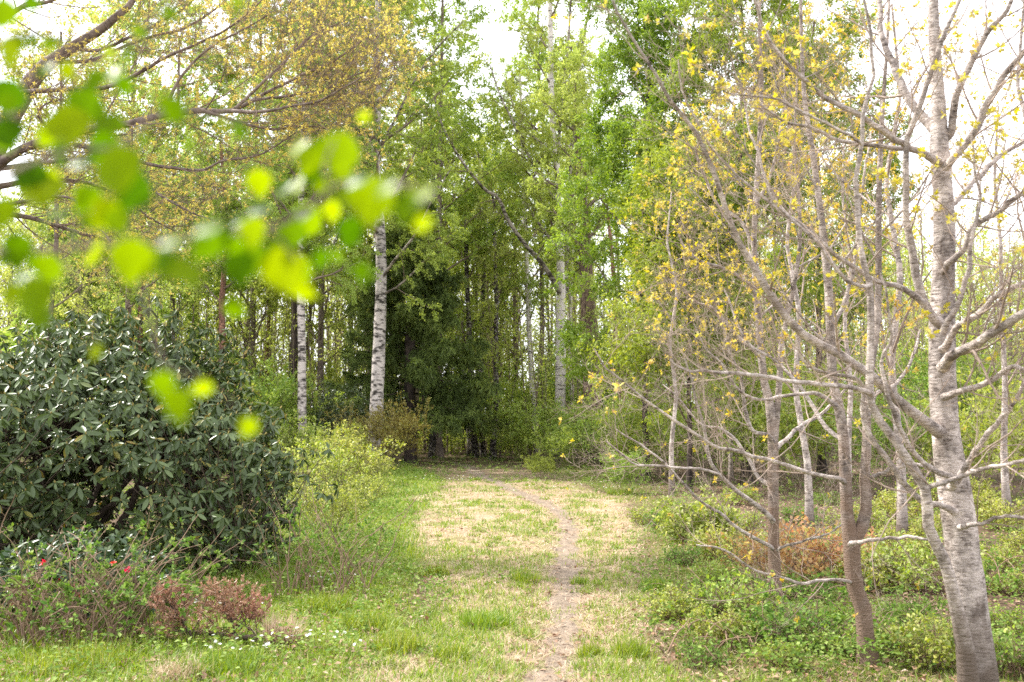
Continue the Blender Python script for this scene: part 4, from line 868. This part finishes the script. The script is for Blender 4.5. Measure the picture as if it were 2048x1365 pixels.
# right hand undergrowth
LG = shrub('lime_green_bush', 'rounded lime green bush at the right rim of the clearing', 'bush', gpt(1390, 1085), .62, .95, 26, 2600, .06, 'lime', 'dry', group='lime green bushes', T=T_OVA, up=.3)
shrub('rusty_shrub', 'rusty orange leafed shrub around the slender trunk', 'shrub', gpt(1560, 1170), .66, 1.0, 34, 1150, .05, 'rust', 'dry', up=.4, T=T_OVA)
shrub('rusty_shrub', 'rusty orange leafed shrub left of the twin stemmed tree', 'shrub', gpt(1655, 1160), .62, .9, 30, 950, .05, 'rust', 'dry', up=.4, T=T_OVA)
UG = [shrub('low_undergrowth_shrub', 'low green leafed shrub in the undergrowth right of the clearing', 'shrub', gpt(1850, 1180), .55, .9, 34, 1500, .048, 'lime', 'dry', group='low shrubs right of the clearing', T=T_OVA),
      shrub('low_undergrowth_shrub', 'low green leafed shrub in the undergrowth right of the clearing', 'shrub', gpt(1480, 1240), .40, .7, 30, 950, .042, 'mid', 'dry', group='low shrubs right of the clearing', T=T_OVA),
      shrub('low_undergrowth_shrub', 'low green leafed shrub in the undergrowth right of the clearing', 'shrub', gpt(1600, 1290), .36, .7, 32, 900, .040, 'herb', 'dry', group='low shrubs right of the clearing', T=T_OVA)]
_pl = [(1700, 1130), (1800, 1120), (1760, 1180), (1830, 1090), (1990, 1140), (2030, 1190), (2010, 1270), (1820, 1250), (1440, 1180), (1400, 1230), (1430, 1290), (1520, 1290), (1650, 1250), (1620, 1210), (1690, 1310), (1860, 1330), (2030, 1345), (1790, 1310),
       (1560, 1335), (1370, 1130), (1450, 1120), (1340, 1060), (1490, 1060), (1600, 1050), (1790, 1040), (1840, 1020), (1960, 1040), (2020, 1060), (1290, 1050), (1400, 1330), (1350, 1240), (1880, 1080), (1720, 1070), (1580, 1130), (2060, 1110), (1960, 1010), (1480, 1010), (1650, 1010), (1380, 1030)]
for i, (px, py) in enumerate(_pl):
    p = gpt(px, py); lime = px > 1700 and py < 1200
    dup(UG[0 if lime or i % 5 == 0 else 1 + i % 2], p, rng.random() * 6.28, rng.uniform(.55, .95) * (.8 if py > 1180 else 1.0 if py > 1060 else 1.25), 'low green leafed shrub in the undergrowth right of the clearing')

# ------------------------------------------------------------------ rhododendron
def rhododendron():
    C = np.array([-5.15, 11.9, 0.0]); C[2] = float(hgt(C[0], C[1]))
    root = thing('rhododendron_bush', 'huge dark green rhododendron bush with leathery leaves filling the left side', 'rhododendron', C)
    n = 5000
    v = nrm(rng.normal(size=(n * 2, 3)))
    v = v[(v[:, 2] > -.56)][:n]; n = len(v)
    lump = .70 + .54 * fbm(v[:, 0] * 2.3 + 5, v[:, 1] * 2.0 + v[:, 2] * 2.9, 13, 3) + .07 * rng.normal(size=n) + .10 * (rng.random(n) < .05)
    depth = 1 - .38 * rng.random(n) ** 2.2
    rad = np.array([2.45, 2.15, 1.75])
    tip = v * rad * (lump * depth)[:, None] + [0, 0, 1.06]
    tip[:, 2] += .10 * np.sin(tip[:, 0] * 2.2)
    # hollow skirt : thin the low shell so that stems and light show through
    low = (tip[:, 2] < .75) & (rng.random(n) < .12); gap = fbm(tip[:, 0] * 1.5, tip[:, 2] * 1.8 + 3, 66, 2)
    keep = ~low & ~((tip[:, 2] < 1.35) & (gap < .36) & (rng.random(n) < .7)) & (tip[:, 2] > .14)
    tip = tip[keep]; v = v[keep]; n = len(tip)
    K = 10
    ax = nrm(v * [1, 1, .8] + [0, 0, .75] + rng.normal(0, .25, (n, 3)))
    u = nrm(np.cross(ax, rng.normal(size=(n, 3)))); w = np.cross(ax, u)
    ph = np.arange(K)[None] * (2 * pi / K) * 2.618 + rng.normal(0, .25, (n, K)); el = rng.normal(-.30, .28, (n, K)) + np.linspace(-.25, .55, K)[None]
    d = np.cos(el)[..., None] * (np.cos(ph)[..., None] * u[:, None] + np.sin(ph)[..., None] * w[:, None]) + np.sin(el)[..., None] * ax[:, None]
    d = d + np.array([0, 0, -.34]); d = nrm(d).reshape(-1, 3)
    nn = nrm(np.repeat(ax, K, 0) + rng.normal(0, .32, (n * K, 3)))
    L = rng.uniform(.085, .145, n * K) * np.repeat(rng.uniform(.85, 1.1, n), K); pos = np.repeat(tip, K, 0) + np.repeat(ax, K, 0) * rng.uniform(-.03, .01, (n * K, 1))
    obj('leaves', [place(T_RHO, pos, d, nn, L, L * .32)], M['rhodo'], root)
    B_ = np.stack([tip + ax * s_ for s_ in (-.01, .012, .03)], 1); buds = tubes(B_, np.tile([.006, .008, .002], (n, 1)), 5)
    obj('buds', [buds], M['bud'], root)
    # stems
    ns = 11; a = rng.random(ns) * 6.28; P0 = np.stack([np.cos(a) * .35, np.sin(a) * .3, np.full(ns, -.05)], -1)
    tgt = nrm(rng.normal(size=(ns, 3)) * [1, .8, .1] + [0, 0, .55]); m = 12
    P = np.empty((ns, m, 3)); P[:, 0] = P0; dd = nrm(tgt * [1, 1, .9])
    for i in range(1, m):
        dd = nrm(dd + rng.normal(0, .24, (ns, 3)) + [0, 0, .05]); P[:, i] = P[:, i - 1] + dd * .17
    R = np.linspace(.055, .02, m)[None] * rng.uniform(.6, 1.1, (ns, 1))
    pts = P.reshape(-1, 3)[ns * 2:]; pr = R.reshape(-1)[ns * 2:]
    sel = rng.permutation(n)[:1100]; t = tip[sel]
    dist = np.linalg.norm(t[:, None] - pts[None], axis=-1) + rng.random((len(t), len(pts))) * .3
    k = dist.argmin(1); s = np.linspace(0, 1, 8)[None, :, None]
    q = pts[k][:, None] * (1 - s) + t[:, None] * s; q = q + np.array([0, 0, -.22]) * (np.sin(s * pi)) + np.cumsum(rng.normal(0, .05, q.shape), 1) * np.sin(s * pi)
    Rq = np.linspace(1, .35, 8)[None] * rng.uniform(.005, .011, (len(t), 1))
    obj('stems', [knobbly(P, R, 8, .08), tubes(q, Rq, 4)], M['rstem'], root)
rhododendron()

def red_rhodo():
    b = gpt(150, 1235); root = thing('red_flowering_shrub', 'low dark shrub with a few red blossoms beneath the big rhododendron', 'shrub', b)
    n = 420; v = nrm(rng.normal(size=(n, 3))); v[:, 2] = np.abs(v[:, 2])
    tip = v * [1.0, .6, .62] * (.6 + .4 * rng.random((n, 1)) ** .5) + [0, 0, .1]; K = 7
    ax = nrm(v + [0, 0, .8]); rd = nrm(rng.normal(size=(n * K, 3))); d = nrm(rd + np.repeat(ax, K, 0) * .35); L = rng.uniform(.04, .075, n * K)
    obj('leaves', [place(T_RHO, np.repeat(tip, K, 0), d, np.repeat(ax, K, 0) + rng.normal(0, .3, (n * K, 3)), L, L * .5)], M['darkleaf'], root)
    s, _, _ = shrub_parts(.6, 1.2, 22, 10, .05); obj('stems', s, M['rstem'], root)
    for px, py, q in [(86, 1126, 1.0), (227, 1126, .75), (256, 1141, 1.0), (120, 1160, .9), (155, 1175, 1.25), (157, 1194, 1.7), (24, 1203, .9), (210, 1176, .6)]:
        c = at(px, py, b[1] - .45) - b; m = 9; dd = nrm(rng.normal(size=(m, 3)) + [0, -.6, .3]); L = .032 * q * rng.uniform(.8, 1.2, m)
        obj('blossom', [place(T_OVA, np.repeat(c[None], m, 0) + rng.normal(0, .006, (m, 3)), dd, rng.normal(size=(m, 3)), L, L * .8)], M['red'], root, smooth=False)
red_rhodo()

# bramble and rose thicket with dry stems, bottom left
def bramble(label, px, py, H, W, ns, nl, arch=.5, group='bramble stems'):
    b = gpt(px, py); root = thing('bramble_thicket', label, 'bramble', b, group)
    a = rng.random(ns) * 6.28; p = np.stack([rng.uniform(-W, W, ns) * .5, rng.uniform(-.25, .25, ns), np.full(ns, -.02)], -1)
    d = nrm(np.stack([np.cos(a) * .35, np.sin(a) * .3, np.ones(ns)], -1)); m = 14; P = np.empty((ns, m, 3)); P[:, 0] = p; L = H * rng.uniform(.5, 1.35, ns)
    side = np.stack([np.cos(a), np.sin(a), np.zeros(ns)], -1)
    for i in range(1, m):
        d = nrm(d + rng.normal(0, .10, (ns, 3)) + side * .06 * arch * 2 - np.array([0, 0, .09 * arch * (i / m) * 2])); P[:, i] = P[:, i - 1] + d * (L / (m - 1))[:, None]
    R = np.linspace(.0068, .0022, m)[None] * rng.uniform(.6, 1.3, (ns, 1))
    c = grow(P, R, 4, .3, .97, 50, 14, .22 * H, 6, .6, .15, .2, ltap=.4, rmin=.0013)
    obj('stems', [tubes(P, R, 5), tubes(c[0], c[1], 3)], M['dry'], root)
    obj('leaves', [clusters(c[0], int(nl * 1.9), 5, .036, T=T_OVA, wr=.6, t0=.3, droop=.1)], M['herb'], root, smooth=False)
bramble('tangled dry bramble stems with fresh leaves at the left edge', 40, 1275, .95, .9, 60, 150)
bramble('tangled dry bramble stems with fresh leaves before the red flowering shrub', 170, 1285, .9, .8, 56, 170)
bramble('upright leafy bramble stems left of the dead conifer branches', 275, 1275, .8, .6, 40, 190, .3)
bramble('thin leafy rose stems before the dark heart of the rhododendron', 370, 1215, .55, .8, 14, 90, .3)
bramble('thin dry stems at the right foot of the rhododendron', 640, 1190, 1.05, .9, 44, 150, .3)
bramble('sparse bramble stems beside the twin stemmed tree', 1650, 1300, .45, .9, 22, 60, .9)
bramble('sparse bramble stems between twin stemmed and large pale trees', 1810, 1285, .5, .8, 22, 60, .9)

bramble('dry stem tangle left of the slender tree foot', 1440, 1215, .45, .8, 26, 50, .8)
bramble('dry stem tangle on the dark litter at the bottom right of the clearing', 1420, 1305, .34, .7, 24, 40, .9)
bramble('dry stem tangle behind the large pale trunk', 1990, 1190, .6, .9, 30, 60, .8)
bramble('fine dry twigs standing between the rusty shrubs', 1620, 1215, .5, .8, 30, 30, .8)

# dead conifer branches and the fallen stick
def dead_conifer(label, px, py, H, lean, nt=26):
    b = gpt(px, py); root = thing('dead_conifer_branch', label, 'dead branch', b, 'dead conifer branches')
    n = 12; s = np.linspace(0, 1, n); P = np.stack([lean * H * s ** 1.3, -.05 * s, H * s], -1)[None] + np.cumsum(rng.normal(0, .006, (1, n, 3)), 1); R = np.linspace(.011, .003, n)[None]
    c = grow(P, R, nt, .08, 1, 58, 12, .34, 7, .5, .08, .45, ltap=.6, rmin=.002); e = grow(c[0], c[1], 7, .2, 1, 48, 12, .12, 5, .6, .1, .4, rmin=.0012)
    obj('branch', [tubes(P, R, 6), tubes(c[0], c[1], 4)], M['rstem'], root)
    m = 2600; pos, tan = on_twigs(e[0], m, .1); kk = pos[:, 2] > H * .22; pos, tan = pos[kk], tan[kk]; m = len(pos)
    L = rng.uniform(.018, .036, m); obj('needles', [tubes(e[0], e[1], 3), fol(place(T_DIA, pos, tan + rng.normal(0, .6, (m, 3)), rng.normal(size=(m, 3)), L, L * .35))], [M['dry'], M['deadneedle']], root)
dead_conifer('dead conifer branch with rust brown needles, the bushier left one', 392, 1288, .32, -.7)
dead_conifer('dead conifer branch with rust brown needles, the taller right one', 477, 1285, .38, -.3, 18)
dead_conifer('small dead conifer branch with few brown needles at the end of the fallen stick', 520, 1283, .2, -.6, 12)
_p = np.array([gpt(330, 1275), gpt(400, 1278), gpt(450, 1283), gpt(500, 1288), gpt(545, 1283)]) + [0, 0, .045]
_q = resample(np.c_[_p, [.012, .018, .02, .022, .015]], 24)
o = obj('fallen_stick', [knobbly((_q[None, :, :3] - _p[0]), _q[None, :, 3], 9, .12)], M['rstem']); o.location = _p[0].tolist()
tag(o, 'dark fallen stick lying under the dead conifer branches', 'stick')

# white wood anemones: every clump is a thing
def anemones(label, px, py, n, sx, sy):
    b = gpt(px, py); root = thing('anemone_clump', label, 'flowers', b, 'white wood anemones')
    x = rng.normal(0, sx, n); y = rng.normal(0, sy, n); z = np.array([float(hgt(b[0] + i, b[1] + j)) - b[2] for i, j in zip(x, y)]) + rng.uniform(.09, .17, n)
    top = np.stack([x, y, z], -1); K = 6; a = np.tile(np.arange(K) * 2 * pi / K, n)
    fa = nrm(rng.normal(0, .45, (n, 3)) + [0, -.35, 1.0]); u = nrm(np.cross(fa, [0, 1, .1])); w = np.cross(fa, u)
    d = np.cos(a)[:, None] * np.repeat(u, K, 0) + np.sin(a)[:, None] * np.repeat(w, K, 0) + .25 * np.repeat(fa, K, 0)
    obj('blossoms', [place(T_DIA, np.repeat(top, K, 0), d, np.repeat(fa, K, 0), np.full(n * K, .016), np.full(n * K, .011))], M['white'], root, smooth=False)
    s = np.linspace(0, 1, 4)[None, :, None]; q = (top - [0, 0, .15])[:, None] * (1 - s) + top[:, None] * s
    m = n * 9; pos = np.repeat(top, 9, 0) + rng.normal(0, .05, (m, 3)) - [0, 0, .06]; dd = rng.normal(size=(m, 3)) * [1, 1, .3]; L = rng.uniform(.03, .05, m)
    obj('leaves', [tubes(q, np.full((n, 4), .0012), 3), place(T_DIA, pos, dd, rng.normal(0, .3, (m, 3)) + [0, 0, 1], L, L * .6)], M['mid'], root, smooth=False)
anemones('white anemones in the shaded grass below the fallen stick', 470, 1325, 14, .2, .10)
anemones('white anemones in the lush grass beside the tall tuft', 635, 1310, 16, .22, .1)
anemones('white anemones at the right foot of the rhododendron', 655, 1175, 14, .25, .15)
anemones('white anemones in the left herbs far along the clearing', 870, 965, 26, .8, .5)
anemones('white anemones in the herbs at the outer trail bend', 1190, 985, 30, .9, .5)
anemones('few white anemones behind the dead conifer branches', 405, 1232, 12, .2, .1)

# ------------------------------------------------------------------ far wood, one mass
def far_wood():
    Bp, Br, TW, LV = [], [], [], []
    n = 330
    xs = rng.uniform(-1, 1, n); Ys = rng.uniform(49, 95, n); X = xs * (Ys * .62)
    px = 1024 + X / Ys * FPX
    top = np.interp(px, [-300, 0, 200, 500, 700, 900, 1000, 1150, 1300, 1600, 1750, 1900, 2100, 2400], [480, 430, 400, 300, 150, 210, 250, 210, 160, 330, 480, 520, 510, 480]) + rng.normal(0, 45, n)
    H = np.clip((845 - top) / FPX * Ys + 1.7, 4, 24)
    t = np.linspace(0, 1, 10)
    for i in range(n):
        lean = rng.normal(0, .04); P = np.stack([X[i] + lean * H[i] * t + .15 * np.sin(t * 5 + i), np.full(10, Ys[i]), -.1 + H[i] * t], -1)
        Bp.append(P); Br.append(np.linspace(rng.uniform(.07, .17), .02, 10))
    Bp = np.array(Bp); Br = np.array(Br)
    a = grow(Bp, Br, 22, .12, .98, 46, 12, .19, 8, .5, .09, .4, ltap=.4, rmin=.013, rel=True)
    b = grow(a[0], a[1], 6, .2, 1, 48, 14, .42, 6, .5, .12, .0, rmin=.008, rel=True)
    # slender bare stems close together on the wood floor
    m = 1700; ys = rng.uniform(41, 85, m); xx = rng.uniform(-1, 1, m) * ys * .6; s = np.linspace(0, 1, 5)[None]; h = rng.uniform(2.5, 9, m)[:, None]
    Q = np.stack([xx[:, None] + s * rng.normal(0, .5, (m, 1)), ys[:, None] + 0 * s, -.1 + h * s], -1); QR = np.linspace(1, .4, 5)[None] * rng.uniform(.015, .05, (m, 1))
    ok = (np.abs(xx - path_x(ys)) > 1.2) & ~((ys < 50) & (xx < -1) & (xx > -5)); Q, QR = Q[ok], QR[ok]
    qc = grow(Q, QR, 6, .25, 1, 50, 14, 1.0, 5, .5, .12, .3, rmin=.006)
    m = 2600; ys = rng.uniform(50, 100, m); xx = rng.uniform(-1, 1, m) * ys * .6; h = rng.uniform(.5, 2.4, m)[:, None]
    Z = np.stack([xx[:, None] + s * rng.normal(0, .3, (m, 1)), ys[:, None] + 0 * s, -.1 + h * s], -1); zc = grow(Z, np.linspace(.02, .008, 5)[None] * np.ones((m, 1)), 6, .1, 1, 55, 14, .8, 5, .5, .12, .3, rmin=.006)
    tag(obj('far_wood_stems', [tubes(Bp, Br, 7), tubes(a[0], a[1], 4), tubes(b[0], b[1], 3), tubes(Q, QR, 5), tubes(qc[0], qc[1], 3), tubes(zc[0], zc[1], 3)], M['twig']), kind='stuff')
    tag(obj('far_wood_foliage', [leaves_along(b[0], 420000, .16, .65, T_DIA, .3, .4, .9), leaves_along(qc[0], 230000, .115, .6, T_DIA, .2, .4, 1.6), leaves_along(zc[0], 150000, .17, .6, T_DIA, .2, .4, 1.4)], M['wood_leaf'], smooth=False), kind='stuff')
far_wood()

# ------------------------------------------------------------------ foreground leafy branch
SUN_AZ, SUN_EL = radians(-62), radians(50)       # from +Y towards -X (left), high
SUN = np.array([math.sin(SUN_AZ) * math.cos(SUN_EL), math.cos(SUN_AZ) * math.cos(SUN_EL), math.sin(SUN_EL)])
T_FORE = None
def fore_template():
    V = []; F = []; rows = 9; ys = np.linspace(0, 1, rows); ws = .5 * np.array([.0, .62, .92, 1.0, .95, .78, .52, .22, .0])
    for y, w in zip(ys, ws):
        for u in (-1, -.5, 0, .5, 1): V.append([u * w, y, .10 * abs(u) * w * 2 - .12 * y * y + .02 * math.sin(y * 9) * u])
    for i in range(rows - 1):
        for j in range(4): a = i * 5 + j; F.append([a, a + 1, a + 6, a + 5])
    return np.array(V), np.array(F)
T_FORE = fore_template()
def foreground():
    face = [(5, 30, 90, 0), (18, 110, 95, 10), (15, 195, 105, -10), (65, 85, 45, 20), (97, 90, 45, -15), (60, 8, 40, 0), (135, 145, 55, 10), (192, 160, 62, -10), (135, 255, 135, 15), (170, 215, 110, -20), (235, 345, 150, 5), (262, 385, 125, -15),
            (85, 385, 120, 10), (55, 350, 105, -15), (120, 310, 95, 25), (205, 300, 95, -30), (352, 225, 85, 30), (340, 28, 52, 0), (278, 62, 45, 60), (255, 112, 55, 35), (475, 8, 40, 0), (480, 262, 65, 60), (290, 282, 45, 60), (680, 308, 120, 5), (618, 325, 85, -25),
            (518, 368, 75, 10), (742, 405, 135, -5), (702, 395, 95, 15), (812, 420, 85, -20), (505, 467, 80, 0), (478, 540, 100, 10), (502, 520, 95, -10), (412, 492, 95, -35), (372, 548, 110, 5), (442, 470, 65, 30), (325, 525, 75, 0), (262, 525, 125, 5), (188, 505, 100, -10),
            (150, 490, 85, 20), (212, 432, 100, -25), (235, 445, 80, 30), (70, 600, 120, 5), (22, 590, 60, 15), (98, 542, 85, -15), (32, 505, 100, 0), (568, 545, 125, 8), (600, 545, 95, -10), (585, 470, 85, 0), (560, 500, 90, 25), (640, 520, 60, -35), (612, 445, 100, -20),
            (325, 770, 72, 20), (355, 815, 98, 5), (402, 778, 60, -75), (495, 856, 56, -20), (190, 706, 50, 10), (15, 270, 100, 20), (170, 400, 80, -40), (5, 430, 90, 0), (640, 300, 60, 40), (215, 250, 90, -35)]
    edge = [(345, 487, 62), (208, 412, 60), (115, 430, 55), (75, 365, 55), (570, 383, 55), (598, 372, 55), (605, 430, 60), (520, 420, 50), (485, 440, 50), (770, 375, 62), (720, 362, 60), (840, 390, 85), (595, 300, 60), (90, 560, 55), (40, 560, 50), (230, 150, 60), (160, 330, 50), (420, 455, 70), (95, 140, 45)]
    Yd = lambda px: .80 + .10 * math.sin(px * .013) + rng.normal(0, .05)
    b = at(-160, 500, 1.0); root = thing('leafy_lime_branch', 'blurred sunlit green leafy branch hanging close at the upper left', 'branch', b)
    def twig(pts, r0, r1, n=30):
        P = np.array([at(x, y, Yv * .82) for x, y, Yv in pts]); Q = resample(P, n); return tubes((Q - b)[None], np.linspace(r0, r1, n)[None], 6)
    tw = [twig([(-160, 500, 1.0), (0, 502, 1.0), (110, 498, 1.0), (250, 488, 1.02), (400, 476, 1.03), (520, 462, 1.0), (600, 430, .98), (660, 380, .97), (720, 362, .97), (830, 372, .97)], .0036, .0013),
          twig([(-160, 470, 1.0), (0, 360, .97), (80, 320, .95), (160, 300, .95), (240, 290, .95), (330, 220, .97), (420, 230, 1.0), (480, 250, 1.0)], .003, .001),
          twig([(-160, 250, 1.05), (-40, 120, 1.05), (30, 70, 1.05), (100, 70, 1.05), (190, 120, 1.05), (250, 100, 1.05), (340, 5, 1.05), (470, -20, 1.05)], .002, .0007),
          twig([(110, 498, 1.0), (150, 560, 1.0), (180, 640, 1.0), (190, 690, 1.0)], .0011, .0007, 14), twig([(250, 488, 1.02), (290, 600, 1.0), (330, 730, .98), (400, 755, .98), (480, 820, 1.0)], .0012, .0007, 20),
          twig([(520, 462, 1.0), (560, 480, 1.0), (590, 520, 1.0)], .0012, .0008, 10), twig([(660, 380, .97), (650, 330, .97), (670, 280, .97)], .0012, .0008, 10)]
    obj('twigs', tw, M['oak'], root)
    pos, d, nn, L = [], [], [], []
    face = face + [(px + rng.normal(0, 38), py + rng.normal(0, 30), s * .62, ang + rng.normal(0, 40)) for px, py, s, ang in face if py < 620]
    for px, py, s, ang in face:
        Y = Yd(px); a = radians(ang) + rng.normal(0, .2); l = s / FPX * Y
        dd = np.array([math.sin(a), rng.normal(-.15, .25), -math.cos(a)]); l *= .86; c = at(px, py, Y) - dd / np.linalg.norm(dd) * l * .5
        pos.append(c - b); d.append(dd); nn.append([rng.normal(-.15, .4), 1, rng.normal(.75, .35)]); L.append(l)
    o = place(T_FORE, np.array(pos), np.array(d), np.array(nn), np.array(L), np.array(L) * .84)
    pos, d, nn, L = [], [], [], []
    for px, py, s in edge:
        Y = Yd(px); c = at(px, py, Y); h = nrm(SUN + nrm(CAM - c)); l = s / FPX * Y * 1.05
        dd = np.cross(h, [rng.normal(0, .3), 1, rng.normal(0, .3)]); dd = dd * (1 if rng.random() < .5 else -1)
        pos.append(c - nrm(dd) * l * .5 - b); d.append(dd); nn.append(h + rng.normal(0, .06, 3)); L.append(l)
    o2 = place(T_FORE, np.array(pos), np.array(d), np.array(nn), np.array(L), np.array(L) * .8)
    obj('leaves', [o, o2], M['fore'], root)
foreground()

# ------------------------------------------------------------------ light, sky, camera
w = bpy.data.worlds.new('World'); scene.world = w; w.use_nodes = True; t = w.node_tree; t.nodes.clear()
sky = t.nodes.new('ShaderNodeTexSky'); sky.sky_type = 'NISHITA'; sky.sun_disc = False; sky.sun_elevation = SUN_EL; sky.sun_rotation = SUN_AZ; sky.air_density = 1.0; sky.dust_density = 3.0
tc = t.nodes.new('ShaderNodeTexCoord'); nz = t.nodes.new('ShaderNodeTexNoise'); nz.inputs['Scale'].default_value = 2.2; nz.inputs['Detail'].default_value = 6
t.links.new(tc.outputs['Generated'], nz.inputs['Vector'])
cl = ramp(t, nz.outputs[0], [(.30, (.72, .72, .72)), (.62, (1, 1, 1))])
bw = t.nodes.new('ShaderNodeSeparateColor'); t.links.new(cl, bw.inputs[0])
mx = mixc(t, bw.outputs[0], sky.outputs[0], (11.5, 11.6, 12.2))
bg = t.nodes.new('ShaderNodeBackground'); bg.inputs[1].default_value = .135; t.links.new(mx, bg.inputs[0])
out = t.nodes.new('ShaderNodeOutputWorld'); t.links.new(bg.outputs[0], out.inputs[0])

sl = bpy.data.lights.new('sun', 'SUN'); sl.energy = 4.9; sl.angle = radians(.6); sl.color = (1, .95, .88)
so = bpy.data.objects.new('sun', sl); COL.objects.link(so)
from mathutils import Vector
so.rotation_euler = Vector(SUN.tolist()).to_track_quat('Z', 'Y').to_euler(); so.location = (SUN * 60).tolist()

cam = bpy.data.cameras.new('camera'); co = bpy.data.objects.new('camera', cam); COL.objects.link(co)
cam.sensor_width = 36; cam.lens = 35; co.location = CAM.tolist(); co.rotation_euler = (pi / 2 + PITCH, 0, 0)
cam.clip_start = .05; cam.clip_end = 2000
cam.dof.use_dof = True; cam.dof.focus_distance = 11.5; cam.dof.aperture_fstop = 2.7; cam.dof.aperture_blades = 9
scene.camera = co

vs = scene.view_settings; vs.view_transform = 'Standard'; vs.look = 'None'; vs.exposure = .92; vs.gamma = 1; vs.use_curve_mapping = False
cy = scene.cycles; cy.max_bounces = 11; cy.diffuse_bounces = 6; cy.glossy_bounces = 2; cy.transmission_bounces = 8; cy.transparent_max_bounces = 4
cy.use_denoising = False; cy.sample_clamp_indirect = 8; cy.caustics_reflective = False; cy.caustics_refractive = False
scene.render.resolution_x = 1024; scene.render.resolution_y = 682
